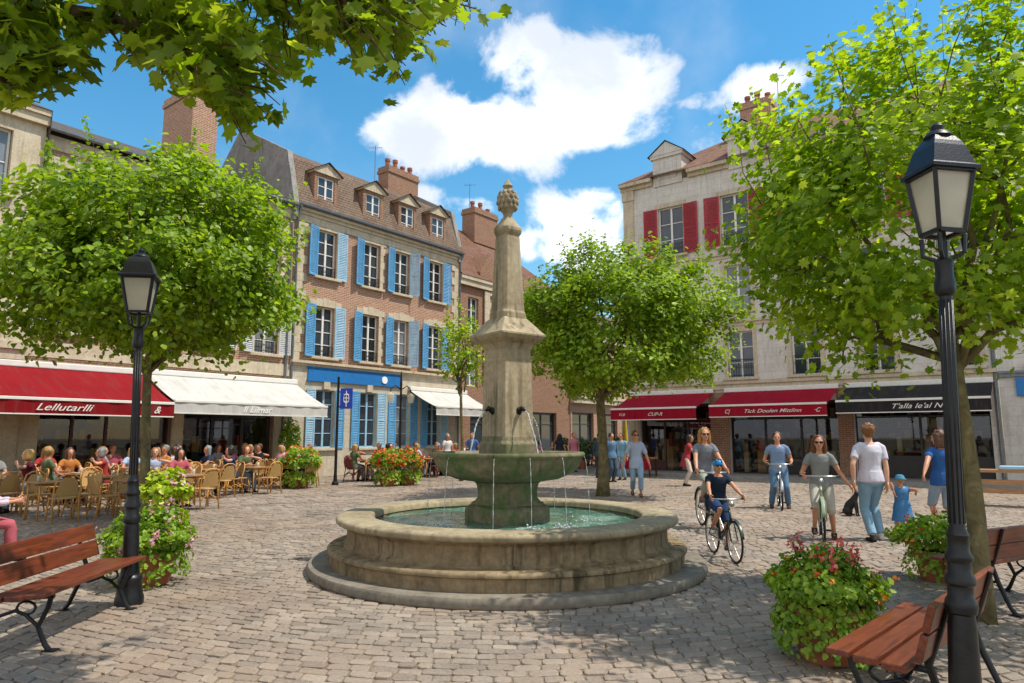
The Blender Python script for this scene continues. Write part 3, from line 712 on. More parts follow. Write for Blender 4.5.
# ---- hipped brick house beyond it
bH = building('hipped_house', 'red roofed brick house beyond the blue shuttered one, partly behind the obelisk', L0, LA)
wall('wall', 9.97, 20.5, 0, 9.9, [(10.75, 11.6, 6.9, 8.9), (13.4, 14.3, 6.9, 8.9), (16, 16.9, 6.9, 8.9), (10.6, 11.6, 4.2, 6.0), (13.4, 14.3, 4.2, 6.0), (11, 13.5, .1, 3), (15, 19, .1, 3)], M['brick2'], bH, y=.1)
for x in (11.175, 13.85, 16.45): window(bH, x, 6.9, .85, 2.0, y=.25, rows=3); sill(bH, x, 6.9, 1.2)
for x in (11.1, 13.85): window(bH, x, 4.2, .9, 1.8, y=.25, rows=3)
shopfront(bH, 11, 13.5, 3, 'brown', bays=2, y=.3, pane_mat='glass'); shopfront(bH, 15, 19, 3, 'dark', bays=3, y=.3, pane_mat='glass')
band(bH, 9.97, 20.5, 9.45, 9.95, .1, 'trim', 'cornice'); quoins(bH, 12.0, 4.5, 9.4)
roofmesh('roof', [[(9.97, -.2, 9.95), (20.7, -.2, 9.95), (16.8, 3.8, 14.0), (9.97, 3.8, 14.0)], [(20.7, -.2, 9.95), (20.7, 8, 9.95), (16.8, 3.8, 14.0)], [(9.97, 3.8, 14), (16.8, 3.8, 14), (20.7, 8, 9.95), (9.97, 8, 9.95)]], 'tile2', bH)
p = MB(); p.prism([(11.6, 9.9), (13.1, 9.9), (13.1, 10.4), (12.35, 11.5), (11.6, 10.4)], -.02, 2); p.build('gable_dormer', M['brick2'], bH)
chimney(bH, 15.6, 3.4, 13.2, 15.4, 2.2, 1.0, 3)
aerial(*world_of(L0, Ld, 14.6, -3.4, 14.8), 2.2, 'aerial beside the brick chimney left of the obelisk')
bF = building('street_building', 'low brown brick building with shops far down the side street', L0, LA)
ops = [(20.5+k*2.2+.5, 20.5+k*2.2+1.5, 4.5, 6.4) for k in range(12)]+[(20.7+k*3.2, 20.7+k*3.2+2.6, .1, 3.1) for k in range(8)]
wall('wall', 20.52, 47, 0, 8.4, ops, M['brickp'], bF, y=.05)
for k in range(12): window(bF, 20.5+k*2.2+1.0, 4.5, 1.0, 1.9, y=.2, rows=2)
for k in range(8): shopfront(bF, 20.7+k*3.2, 20.7+k*3.2+2.6, 3.1, ('dark', 'brown', 'bluef')[k % 3], bays=2, y=.25, pane_mat='glass')
band(bF, 20.52, 47, 3.7, 4.2, .25, 'trim'); band(bF, 20.52, 47, 7.9, 8.4, .2, 'trim', 'cornice')
roofmesh('roof', [[(20.52, -.3, 8.42), (47, -.3, 8.42), (47, 5, 11.5), (20.52, 5, 11.5)]], 'tile', bF)
# ---- right-hand building
bR = building('cream_house', 'tall cream stone house with red shutters and tiled hip roof above wine red awnings', R0, RA)
U = (-2.76, .25, 2.93, 5.55, 8.2)
ops = []
for u in U:
    ops += [(u-.62, u+.62, 9.95, 12.3), (u-.55, u+.55, 7.0, 9.05), (u-.55, u+.55, 4.1, 6.1)]
SH = [(-4.6, -1.2, .09, 3.05), (-.35, 3.95, .09, 3.05), (4.55, 8.9, .09, 3.05)]
wall('wall', -5.15, 9.2, 0, 13.55, ops+SH, M['lime'], bR)
for u in U:
    window(bR, u, 9.95, 1.24, 2.35, rows=3, rail=.6); window(bR, u, 7.0, 1.1, 2.05, rows=3); window(bR, u, 4.1, 1.1, 2.0, rows=3, rail=.8)
    for z, w, h in ((9.95, 1.24, 2.35), (7, 1.1, 2.05), (4.1, 1.1, 2.0)):
        sill(bR, u, z, w+.4, .2); b = MB(); t = .16
        b.box(u-w/2-t, -.03, z, u-w/2-.001, .02, z+h); b.box(u+w/2+.001, -.03, z, u+w/2+t, .02, z+h); b.box(u-w/2-t, -.034, z+h+.001, u+w/2+t, .02, z+h+.2); b.build('window_surround', M['trim'], bR)
    for s in (-1, 1):
        shutter(bR, u+s*.66, 9.95, .68, 2.35, 'redsh', s, .03)
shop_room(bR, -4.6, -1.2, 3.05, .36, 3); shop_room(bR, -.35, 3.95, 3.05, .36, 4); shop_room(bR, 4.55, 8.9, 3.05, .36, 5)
b = MB(); b.box(-5.19, -.06, 0, -4.65, .02, 13.0); b.box(-5.23, -.1, 13.0, -4.6, .02, 13.5); b.build('corner_pilaster', M['trim'], bR)
band(bR, -5.15, 9.2, 3.62, 3.98, .08, 'trim'); band(bR, -5.15, 9.2, 6.35, 6.6, .04, 'trim'); band(bR, -5.15, 9.2, 9.4, 9.65, .05, 'trim')
for x0, x1 in ((-5.3, -3.6), (-1.8, .1), (1.5, 9.2)): b = MB(); b.box(x0, -.12, 13.5, x1, .02, 13.68); b.box(x0, -.3, 13.68, x1, .02, 13.85); b.build('cornice', M['trim'], bR)
for a in (-3.55, .1):
    p = MB(); p.box(a, -.06, 13.4, a+1.45, 1.6, 14.75); p.box(a-.1, -.14, 14.75, a+1.55, 1.7, 14.9); p.prism([(a-.14, 14.9), (a+1.59, 14.9), (a+.725, 15.5)], -.16, 2.3); p.box(a+.25, -.09, 13.7, a+1.2, -.055, 14.6); d = p.build('wall_dormer', M['lime'], bR)
    p = MB(); p.add([(a-.22, -.22, 14.88), (a+.725, -.22, 15.56), (a+.725, 2.8, 15.56), (a-.22, 2.5, 14.88)], [[0, 1, 2, 3]]); p.add([(a+1.67, -.22, 14.88), (a+.725, -.22, 15.56), (a+.725, 2.8, 15.56), (a+1.67, 2.5, 14.88)], [[0, 1, 2, 3]]); p.build('dormer_roof', M['zinc'], d)
roofmesh('roof', [[(-5.35, -.32, 13.86), (9.2, -.32, 13.86), (9.2, 4.6, 17.0), (-.9, 4.6, 17.0)], [(-5.35, -.32, 13.86), (-.9, 4.6, 17.0), (-5.35, 9.6, 13.86)], [(-.9, 4.6, 17), (9.2, 4.6, 17), (9.2, 9.6, 13.86), (-5.35, 9.6, 13.86)]], 'tile2', bR)
gutter(bR, 1.6, 9.2, -.36, 13.9); pipe(bR, 9.12, -.08, .1, 13.8)
p = MB(); p.box(-5.15, .36, 0, -4.9, 9.3, 13.6); p.build('side_wall', M['lime'], bR)
chimney(bR, .25, 4.2, 15.6, 18.2, 1.5, 1.0, 3, 'brick')
aerial(*world_of(R0, Rd, 1.2, -4.4, 17.0), 2.6, 'aerial mast behind the brick chimney of the cream house')
shopfront(bR, -4.6, -1.2, 3.05, 'brown', bays=3, door=1); shopfront(bR, -.35, 3.95, 3.05, 'dark', bays=3, door=0); shopfront(bR, 4.55, 8.9, 3.05, 'dark', bays=2, base=.9)
for a, c in ((-1.18, -.37), (3.97, 4.53)):
    b = MB(); b.box(a, -.05, .09, c, .03, 3.5); b.build('brick_pier', M['brick2'], bR)
bS = building('side_shop_building', 'building at the right edge with a blue shop fascia and dark doorway', R0, RA)
wall('wall', 9.22, 24, 0, 12, [(10.1, 12.4, .09, 2.9), (10.2, 11.4, 4.1, 6.1), (13, 14.2, 4.1, 6.1), (13, 17, .09, 2.9)], M['lime'], bS, y=-.05)
b = MB(); b.box(9.7, -.16, 3.0, 18, -.052, 3.6); b.build('shop_fascia', M['bluef'], bS)
shop_room(bS, 10.1, 12.4, 2.9, .3, 6); shop_room(bS, 13, 17, 2.9, .3, 7)
shopfront(bS, 10.1, 12.4, 2.9, 'brown', bays=2, door=0, y=.15); shopfront(bS, 13, 17, 2.9, 'brown', bays=3, y=.15)
for x in (10.8, 13.6): window(bS, x, 4.1, 1.2, 2.0, y=.1, rows=3); sill(bS, x, 4.1, 1.6, .25)
band(bS, 9.22, 24, 3.65, 3.85, .15, 'zinc')
roofmesh('roof', [[(9.22, -.4, 12.02), (24, -.4, 12.02), (24, 5, 15.8), (9.22, 5, 15.8)]], 'tile', bS)
# ---- awnings
cw = fac(63, 409, L0, Ld, 2.3)[0]
awning(L0, Ld, -14.5, -5.6, 2.3, 3.62, 2.62, 2.2, 'awnred', 'bright red cafe awning with white script at the left edge', [('Lellutarlli', cw, .26, 1.4), ('&', fac(156, 409, L0, Ld, 2.3)[0], .3, 1)])
awning(L0, Ld, -5.5, .27, 2.1, 3.66, 2.72, 2.33, 'awnwhite', 'wide white cafe awning next to the bright red one', [('Il Lilmar', fac(256, 411, L0, Ld, 2.1)[0], .3, 1.1)], words_mat='letterg')
awning(L0, Ld, 6.45, 10.4, 1.8, 3.75, 2.95, 2.57, 'awnwhite', 'small white awning on the right end of the blue shuttered house')
awning(R0, Rd, -5.0, -1.0, 2.0, 3.5, 2.82, 2.32, 'awnwine', 'wine red awning of the shop on the corner of the cream house', [('CUP-R', -2.85, .2, 1.2), ('TCB', -4.45, .14, 1.2)])
awning(R0, Rd, -.45, 4.05, 2.0, 3.5, 2.85, 2.38, 'awnwine', 'wider wine red awning with white script over the glass door', [('Tick Doulen Mittlinn', 2.05, .2, 1.3), ('C|', .3, .22, 1), ('\u00b7C', 3.7, .22, 1)])
awning(R0, Rd, 4.35, 9.05, 2.0, 3.5, 2.9, 2.45, 'awnblack', 'black shop awning with white script behind the street lamp', [("T'alla le'al N", 6.9, .24, 1.3)])
# ------------------------------------------------------------------ leaves
LT_QUAD = (np.array([(0, 0, 0), (.4, .35, .1), (.26, .78, .06), (0, 1, -.06), (-.26, .78, .06), (-.4, .35, .1)]), [[0, 1, 2, 3], [0, 3, 4, 5]])
LT_LOBE = (np.array([(0, 0, 0), (0, .45, -.02), (0, 1.05, -.1), (.16, .74, .03), (.44, .84, .02), (.34, .52, .07), (.56, .34, .06), (.3, .2, .06), (.2, 0, .06),
                     (-.16, .74, .03), (-.44, .84, .02), (-.34, .52, .07), (-.56, .34, .06), (-.3, .2, .06), (-.2, 0, .06)]),
           [[1, 2, 3, 1], ] and [[0, 8, 7, 1], [1, 7, 6, 5], [1, 5, 4, 3], [1, 3, 2, 9], [0, 1, 13, 14], [1, 11, 12, 13], [1, 9, 10, 11]])
def leaves(name, P, Nrm, size, tmpl, mat, parent=None, droop=.4):
    P = np.asarray(P, float); Nrm = np.asarray(Nrm, float); n = len(P); Tv, Tf = tmpl; k = len(Tv)
    Nrm = Nrm/np.linalg.norm(Nrm, axis=1, keepdims=True)
    rd = rng.normal(size=(n, 3)); rd[:, 2] -= droop*2; Y = rd-(rd*Nrm).sum(1, keepdims=True)*Nrm; Y /= np.linalg.norm(Y, axis=1, keepdims=True); X = np.cross(Y, Nrm)
    sz = np.asarray(size).reshape(-1, 1, 1)*np.ones((n, 1, 1)); cup = rng.uniform(-1.2, 2.2, (n, 1, 1))
    co = P[:, None]+sz*(Tv[None, :, 0:1]*X[:, None]+(Tv[None, :, 1:2]-.3)*Y[:, None]+Tv[None, :, 2:3]*cup*Nrm[:, None])
    q = np.array(Tf); off = (np.arange(n)*k)[:, None, None]; L = (q[None]+off).reshape(-1).astype(np.int32); nf = n*len(q)
    me = bpy.data.meshes.new(name); me.vertices.add(n*k); me.vertices.foreach_set('co', co.reshape(-1)); me.loops.add(nf*4); me.loops.foreach_set('vertex_index', L)
    me.polygons.add(nf); me.polygons.foreach_set('loop_start', (np.arange(nf)*4).astype(np.int32)); me.materials.append(mat); me.update(calc_edges=True)
    return link(name, me, parent)
def rdir(n):
    d = rng.normal(size=(n, 3)); return d/np.linalg.norm(d, axis=1, keepdims=True)
def branch(b, p0, p1, r0, r1, wob=.08, n=6, sag=0):
    p0, p1 = Vector(p0), Vector(p1); L = (p1-p0).length; pts = []; 
    for i in range(n+1):
        f = i/n; w = Vector(rng.normal(size=3))*wob*L*math.sin(PI*f)*.35; pts.append(p0.lerp(p1, f)+w+Vector((0, 0, -sag*L*4*f*(1-f))))
    b.tube(pts, [r0+(r1-r0)*(i/n) for i in range(n+1)], 7); return pts
def plane_tree(label, base, cc, rad, th, nclu, per, lsize, tmpl, mat, lean=(0, 0), tr=.13, sprouts=30, low=-.75, power=2.6, cr=.42, name='plane_tree', barkm='bark', group=None, seedk=1):
    global rng
    rng = np.random.default_rng(100+seedk)
    t = thing(name, label, 'tree', base, 0, group)
    bx, by = base[0], base[1]; c = Vector((cc[0]-bx, cc[1]-by, cc[2])); rx, ry, rz = rad
    b = MB(); pts = []
    for i in range(9):
        f = i/8; pts.append((lean[0]*f+.03*math.sin(f*5), lean[1]*f+.03*math.cos(f*4), th*f-.02))
    b.tube(pts, [tr*(1.45-.35*min(1, f*5) if f < .2 else 1.1-.3*f) for f in [i/8 for i in range(9)]], 14)
    top = Vector(pts[-1])
    # cluster centres: superellipsoid, dense shell
    cl = []
    while len(cl) < nclu:
        d = rdir(1)[0]; rr = rng.uniform(.35, 1)**.5
        m = (abs(d[0])**power+abs(d[1])**power+abs(d[2])**power)**(1/power); d = d/m*rr
        if d[2] < low: continue
        k = 1+.13*math.sin(d[0]*5+seedk)+.12*math.sin(d[1]*6+2*seedk)+.1*math.sin(d[2]*7+seedk*3)
        cl.append(c+Vector((d[0]*rx*k, d[1]*ry*k, d[2]*rz*k)))
    nl = 9; limbs = []
    for i in range(nl):
        a = 2*PI*i/nl+rng.uniform(-.3, .3); e = rng.uniform(.15, .95) if i < 7 else 1.2
        tip = c+Vector((math.cos(a)*rx*.62*math.cos(e*.9), math.sin(a)*ry*.62*math.cos(e*.9), rz*(.9*math.sin(e)-.45)))
        limbs.append(branch(b, top-Vector((0, 0, rng.uniform(0, .4))), tip, tr*.6, tr*.22, .25, 7))
    for q in cl[::2]:
        best = min((p for l in limbs for p in l[2:]), key=lambda p: (p-q).length); branch(b, best, q, tr*.16, .008, .2, 4)
    P = []; Nn = []; Sz = []
    for q in cl:
        out = np.array(q-c); out = out/(np.linalg.norm(out)+1e-6); k = int(per*rng.uniform(.5, 1.5))
        off = rng.normal(size=(k, 3))*cr*rng.uniform(.35, .6); off[:, 2] *= .75
        P.append(np.array(q)+off); Nn.append(out*.6+np.array([0, 0, .75])+rng.normal(size=(k, 3))*.5); Sz.append(lsize*rng.uniform(.55, 1.2, k))
    for i in range(sprouts):
        q = Vector(rdir(1)[0]); q.z = abs(q.z)*.9+.15; q = c+Vector((q.x*rx, q.y*ry, q.z*rz*.98)); L = rng.uniform(.3, .75)
        d = Vector((rng.normal()*.22, rng.normal()*.22, 1))+(q-c).normalized()*.35; tip = q+d*L; branch(b, q-d*.4, tip, .007, .002, .1, 3)
        k = int(16+L*46); f = rng.uniform(0, 1, (k, 1)); P.append(np.array(q)+f*np.array(tip-q)+rng.normal(size=(k, 3))*.07*(1.3-f)); Nn.append(rng.normal(size=(k, 3))*.7+np.array([0, 0, .5])); Sz.append(lsize*rng.uniform(.5, .95, k)*(1.1-.45*f[:, 0]))
    b.build('trunk', M[barkm], t, smooth=True)
    leaves('crown', np.concatenate(P), np.concatenate(Nn), np.concatenate(Sz), tmpl, M[mat], t)
    return t
x, y = gp(139, 528); plane_tree('clipped green plane tree standing behind the left street lamp by the red awning', (x, y, 0), (x+.0, y, 4.68), (2.5, 2.4, 1.8), 3.1, 450, 78, .125, LT_QUAD, 'leafA', tr=.085, seedk=1, low=-.8, power=3)
x, y = gp(603, 496); plane_tree('clipped round plane tree directly right of the fountain', (x, y, 0), (x+.55, y, 4.75), (2.8, 2.6, 1.85), 3.0, 470, 80, .125, LT_QUAD, 'leafA', tr=.14, seedk=2, low=-.8, power=3)
x, y = gp(985, 622); plane_tree('large plane tree with leaning trunk beside the right hand benches', (x, y, 0), (x+.3, y+.4, 3.78), (2.3, 1.8, 1.6), 2.5, 275, 88, .085, LT_LOBE, 'leafB', lean=(-.03, .05), tr=.078, sprouts=24, low=-.8, power=2.1, seedk=3)
x, y = gp(461, 481); plane_tree('slender young street tree in front of the small white awning', (x, y, 0), (x, y, 4.7), (.75, .75, 1.35), 3.4, 40, 34, .14, LT_QUAD, 'leafB', tr=.06, sprouts=8, cr=.4, seedk=4)
# overhanging plane tree, its trunk outside the frame
def overhang():
    global rng
    rng = np.random.default_rng(55)
    base = Vector((-4.9, 2.1, 0)); t = thing('overhanging_plane_tree', 'plane tree at upper left whose big lobed leaves hang into the sky', 'tree', base)
    b = MB(); b.tube([(0, 0, -.02), (0, .05, .5), (.05, .1, 2), (.15, .2, 3.4), (.25, .3, 4.2)], [.34, .25, .22, .2, .17], 14)
    hub = Vector((.2, .25, 3.9)); P = []; Nn = []; Sz = []
    def W(px, py, Y): return at(px, py, Y)-base
    limbs = []
    for (px, py, Y, r) in ((175, 40, 4.0, .075), (330, -40, 4.3, .06), (460, -60, 4.6, .045), (20, 85, 3.6, .06), (90, -60, 3.4, .06), (230, -120, 3.6, .06), (380, -160, 5.0, .05), (140, -30, 5.2, .05), (-120, -60, 4.6, .06), (0, -200, 4.2, .06), (300, -230, 4.2, .05), (-150, -250, 3.6, .05), (150, -330, 4.4, .05)):
        limbs.append(branch(b, hub, W(px, py, Y), .12, r*.5, .14, 8))
    allp = [p for l in limbs for p in l[3:]]
    # sprays: (px, py of the hanging tip, depth, leaves)
    sp = []
    env = lambda x: np.interp(x, [-120, 0, 40, 90, 150, 190, 225, 245, 275, 300, 330, 370, 405, 430, 460, 490, 520], [110, 98, 92, 62, 78, 105, 95, 145, 118, 62, 52, 85, 88, 45, 28, 8, -40])
    for i in range(480):
        px = rng.uniform(-110, 490); lim = env(px); py = lim-abs(rng.normal())*75-6; Y = rng.uniform(3.3, 5.3)
        if 70 < px < 128 and 18 < py < 66 and rng.random() < .85: continue
        if 40 < px < 75 and 78 < py < 100 and rng.random() < .8: continue
        if 200 < px < 232 and 55 < py < 92 and rng.random() < .6: continue
        sp.append((px, py, Y))
    for px, Y in ((240, 4.2), (244, 4.4), (236, 4.0), (262, 4.3), (268, 4.1), (222, 4.2), (228, 4.4), (252, 4.0), (280, 4.2), (242, 4.1), (246, 4.1), (238, 4.15), (250, 4.3), (160, 3.9), (185, 4.4), (190, 4.5), (405, 4.6), (398, 4.4), (408, 4.7), (310, 4.2), (318, 4.3), (75, 3.6), (65, 3.7), (82, 3.7), (10, 3.4), (25, 3.5), (470, 4.9), (455, 4.8)): sp.append((px, env(px)-rng.uniform(0, 14), Y))
    for i in range(300):      # the rest of the crown, above the frame
        sp.append((rng.uniform(-420, 520), rng.uniform(-420, 0), rng.uniform(3.0, 6.2)))
    for px, py, Y in sp:
        q = W(px, py, Y); best = min(allp, key=lambda p: (p-q).length); pts = branch(b, best, q, .012, .003, .14, 5, sag=-.05)
        k = rng.integers(12, 20)
        for j in range(k):
            f = rng.uniform(.25, 1); i0 = min(4, int(f*5)); p = pts[i0].lerp(pts[i0+1], f*5-i0); P.append(np.array(p)+rng.normal(size=3)*.06+np.array([0, 0, .01])); Nn.append(rng.normal(size=3)*.55+np.array([.1, -.35, .6])); Sz.append(rng.uniform(.06, .14))
    b.build('trunk', M['barkd'], t, smooth=True); leaves('crown', P, Nn, Sz, LT_LOBE, M['leafO'], t, droop=.8)
overhang()

# ------------------------------------------------------------------ planters
def planter(label, loc, pr, ph, fr, fh, cz, n, mat, pet, npet, name='flower_planter', cat='planter', group=None, ls=.06, spike=0, seedk=0, trail=.3):
    global rng
    rng = np.random.default_rng(300+seedk)
    t = thing(name, label, cat, (loc[0], loc[1], 0), seedk, group)
    b = MB(); b.lathe([(pr*.66, .004), (pr*.72, .03), (pr*.93, ph*.8), (pr*1.02, ph*.82), (pr*1.04, ph), (pr*.92, ph), (pr*.9, ph*.85)], 28, open=True); b.build('pot', M['terra'], t, smooth=35)
    b = MB(); b.lathe([(0, ph*.97), (pr*.9, ph*.95)], 20); b.build('soil', M['soil'], t)
    d = rdir(n); d[:, 2] = np.where(d[:, 2] < -.35, -d[:, 2]*.5, d[:, 2]); r = rng.uniform(.45, 1, (n, 1))**.4
    k = 1+.14*np.sin(d[:, :1]*6+seedk)+.12*np.sin(d[:, 1:2]*7+seedk*2)+.1*np.sin(d[:, 2:]*9)
    P = d*r*k*np.array([fr, fr, fh])+np.array([0, 0, cz]); Nn = d*.7+np.array([0, 0, .5])+rng.normal(size=(n, 3))*.5
    m = int(n*trail); a = rng.uniform(0, 2*PI, m); strand = rng.integers(0, 26, m); a = strand/26*2*PI+rng.normal(size=m)*.06; f = rng.uniform(0, 1, m)*(.45+.55*np.abs(np.sin(strand*2.3)))
    T = np.stack([np.cos(a)*(pr*1.06+fr*.18*np.sin(f*2.5)), np.sin(a)*(pr*1.06+fr*.18*np.sin(f*2.5)), ph*1.05-f*ph*.95], 1)+rng.normal(size=(m, 3))*.02
    Tn = np.stack([np.cos(a), np.sin(a), .3+0*a], 1)+rng.normal(size=(m, 3))*.4
    o = leaves('foliage', np.concatenate([P, T]), np.concatenate([Nn, Tn]), ls*rng.uniform(.5, 1.3, n+m), LT_QUAD, M[mat], t)
    # blossoms: little five petal rosettes on the outside
    d = rdir(npet); d[:, 2] = np.where(d[:, 2] < -.3, -d[:, 2], d[:, 2]); k = 1+.14*np.sin(d[:, :1]*6+seedk)+.12*np.sin(d[:, 1:2]*7+seedk*2)+.1*np.sin(d[:, 2:]*9)
    P = d*k*np.array([fr, fr, fh])*rng.uniform(.95, 1.1, (npet, 1))+np.array([0, 0, cz]); PP = []; NN = []
    for p, dd in zip(P, d):
        for j in range(5): PP.append(p+rng.normal(size=3)*ls*.28); NN.append(dd+rng.normal(size=3)*.6)
    o = leaves('blossoms', PP, NN, ls*rng.uniform(.35, .75, len(PP)), LT_QUAD, M[pet], t); o['kind'] = 'stuff'
    if spike:
        PP = []; NN = []; b = MB()
        for i in range(spike):
            a = rng.uniform(0, 2*PI); rr = fr*rng.uniform(.1, .95); z0 = cz+fh*math.sqrt(max(.05, 1-(rr/fr)**2))*.92; p0 = Vector((math.cos(a)*rr, math.sin(a)*rr, z0)); L = rng.uniform(.1, .24); p1 = p0+Vector((math.cos(a)*.08, math.sin(a)*.08, L*.8)); b.tube([p0-Vector((0, 0, .15)), p1], [.005, .003], 4)
            for j in range(16): f = rng.uniform(.35, 1.05); PP.append(np.array(p0.lerp(p1, f))+rng.normal(size=3)*.022); NN.append(rng.normal(size=3))
        o = leaves('flower_spikes', PP, NN, ls*rng.uniform(.35, .8, len(PP)), LT_QUAD, M['petR'], t); o['kind'] = 'stuff'
        b.build('stems', M['leafD'], t)
    return t
planter('big terracotta pot of green foliage with red flower spikes beside the front right bench', gp(828, 660), .27, .4, .35, .26, .5, 4200, 'leafP', 'petO', 18, spike=17, ls=.048, seedk=1, trail=.28)
planter('terracotta pot of orange and red bedding flowers behind the right street lamp', (4.86, 8.15), .25, .34, .42, .25, .46, 2800, 'leafP', 'petO', 22, spike=3, ls=.055, seedk=2, trail=.15)
planter('round pot brimming with pink and red flowers beside the left street lamp', gp(149, 584), .29, .36, .45, .36, .45, 4000, 'leafP', 'petP', 60, ls=.055, seedk=3, trail=.1)
planter('tall bushy yellow green plant behind the flower pot of the left lamp', (-5.1, 10.4), .24, .5, .33, .3, .8, 1300, 'leafY', 'petP', 16, ls=.1, seedk=4)
planter('flower pot at the end of the terrace under the white awning', gp(299, 488), .36, .5, .68, .46, .78, 1500, 'leafP', 'petO', 40, ls=.11, seedk=5)
planter('left one of two orange flowered pots before the blue shuttered house', gp(388, 486), .34, .5, .55, .42, .76, 1200, 'leafP', 'petO', 120, ls=.1, seedk=6)
planter('right one of two orange flowered pots before the blue shuttered house', gp(407, 485), .34, .5, .55, .42, .74, 1100, 'leafP', 'petO', 150, ls=.1, seedk=7)
def climber():
    p = L0+Ld*(-.35)+Ln*.75; t = thing('potted_shrub', 'tall narrow potted shrub between white awning and blue shutters', 'plant', (p.x, p.y, 0))
    b = MB(); b.lathe([(.18, .004), (.26, .45), (.22, .45), (.2, .4)], 18); b.build('pot', M['terra'], t, smooth=35); b = MB(); b.tube([(0, 0, .3), (0, 0, 1.9)], .02, 6); b.build('stem', M['barkd'], t)
    d = rdir(900); P = d*rng.uniform(.3, 1, (900, 1))**.5*np.array([.42, .42, .95])+np.array([0, 0, 1.4]); leaves('foliage', P, d+rng.normal(size=(900, 3))*.5, rng.uniform(.07, .14, 900), LT_QUAD, M['leafP'], t)
climber()

# ------------------------------------------------------------------ fountain
def fountain():
    t = thing('fountain', 'round stone fountain with raised bowl and tall obelisk in mid square', 'fountain', FC)
    n = 96
    b = MB(); b.lathe([(2.22, 0), (2.56, 0), (2.575, .02), (2.575, .075), (2.555, .1), (2.2, .1)], n, ring=True); b.build('step', M['fstep'], t, smooth=40)
    b = MB(); b.lathe([(2.0, .1), (2.3, .1), (2.3, .225), (2.312, .232), (2.335, .24), (2.338, .262), (2.32, .284), (2.285, .293), (2.0, .3)], n, ring=True); b.build('plinth', M['fstone'], t, smooth=50)
    b = MB(); b.lathe([(1.8, .1), (2.0, .1), (2.0, .29), (2.14, .29), (2.14, .318), (2.105, .335), (2.095, .36), (2.095, .49), (2.11, .51), (2.145, .53), (2.145, .544), (1.78, .544)], n, ring=True); b.build('basin_wall', M['fstone'], t, smooth=50)
    b = MB(); b.lathe([(1.79, .545), (2.16, .545), (2.205, .552), (2.235, .572), (2.24, .6), (2.235, .618), (2.215, .632), (2.18, .64), (1.83, .642), (1.795, .636), (1.775, .62), (1.77, .56)], n, ring=True); b.build('basin_rim', M['frim'], t, smooth=50)
    b = MB(); b.lathe([(0, .12), (1.8, .12)], n); b.build('basin_floor', M['falgae'], t)
    # rippled water as real geometry
    b = MB(); rr = np.linspace(0, 1.77, 34); na = 120; vs = [(0, 0, .53)]; fs = []
    for r in rr[1:]:
        for k in range(na):
            a = 2*PI*k/na; x, y = r*math.cos(a), r*math.sin(a)
            vs.append((x, y, .53+.006*math.sin(9*x+4*y)+.005*math.sin(13*y-7*x+1)+.004*math.sin(23*x+11*y)+.006*math.sin(18*r)*math.exp(-abs(r-1)*2)))
    for k in range(na): fs.append([0, 1+k, 1+(k+1) % na])
    for i in range(len(rr)-2):
        for k in range(na): fs.append([1+i*na+k, 1+(i+1)*na+k, 1+(i+1)*na+(k+1) % na, 1+i*na+(k+1) % na])
    b.add(vs, fs); b.build('basin_water', M['water'], t, smooth=True)
    rot = math.atan2(-.788, .616)        # the square pieces follow the right face normal
    def sqprof(name, prof, ch, mat, a=rot):
        """chamfered square section; prof: (half side, z)"""
        b = MB(); vs = []; m = 8
        for h, z in prof:
            c = ch*h
            for x, y in ((h, -h+c), (h, h-c), (h-c, h), (-h+c, h), (-h, h-c), (-h, -h+c), (-h+c, -h), (h-c, -h)):
                vs.append((x*math.cos(a)-y*math.sin(a), x*math.sin(a)+y*math.cos(a), z))
        N = len(prof); fs = [[i*m+k, i*m+(k+1) % m, (i+1)*m+(k+1) % m, (i+1)*m+k] for i in range(N-1) for k in range(m)]+[list(range(m))[::-1], [(N-1)*m+k for k in range(m)]]
        b.add(vs, fs); me = b.mesh(name, M[mat]); 
        o = link(name, me, t); md = o.modifiers.new('soft', 'BEVEL'); md.width = .008; md.segments = 2; md.limit_method = 'ANGLE'; md.angle_limit = R(20); return o
    sqprof('stem_base', [(.47, .2), (.47, .68), (.45, .71), (.4, .74), (.4, .76)], .3, 'falgae')
    b = MB(); b.lathe([(.45, .74), (.44, .78), (.4, .82), (.4, .9), (.42, .99), (.45, 1.02), (.3, 1.03)], 48); b.build('stem', M['falgae'], t, smooth=50)
    b = MB(); b.lathe([(.3, 1.02), (.5, 1.03), (.7, 1.06), (.88, 1.13), (.97, 1.22), (1.0, 1.3), (1.02, 1.33), (1.045, 1.345), (1.05, 1.37), (1.035, 1.395), (.96, 1.395), (.93, 1.37), (.86, 1.28), (.3, 1.2)], 80, ring=True); b.build('bowl', M['falgae'], t, smooth=50)
    b = MB(); b.lathe([(0, 1.352), (.915, 1.352)], 64); b.build('bowl_water', M['water'], t)
    sqprof('column_foot', [(.30, 1.25), (.30, 1.5), (.275, 1.54), (.265, 1.6)], .16, 'falgae')
    sqprof('column', [(.262, 1.55), (.245, 2.55), (.247, 2.556), (.247, 2.59), (.235, 2.6), (.235, 2.78)], .09, 'fcol')
    sqprof('cornice', [(.236, 2.72), (.25, 2.76), (.27, 2.8), (.33, 2.84), (.355, 2.86), (.385, 2.9), (.385, 2.925), (.365, 2.94), (.2, 3.14), (.19, 3.15)], .035, 'fcol')
    sqprof('obelisk', [(.2, 3.13), (.2, 3.22), (.187, 3.245), (.184, 3.26), (.135, 4.26), (.13, 4.3)], .22, 'fcol')
    sqprof('obelisk_cap', [(.131, 4.28), (.155, 4.32), (.165, 4.35), (.165, 4.39), (.14, 4.43), (.09, 4.5), (.075, 4.54)], .3, 'fcol')
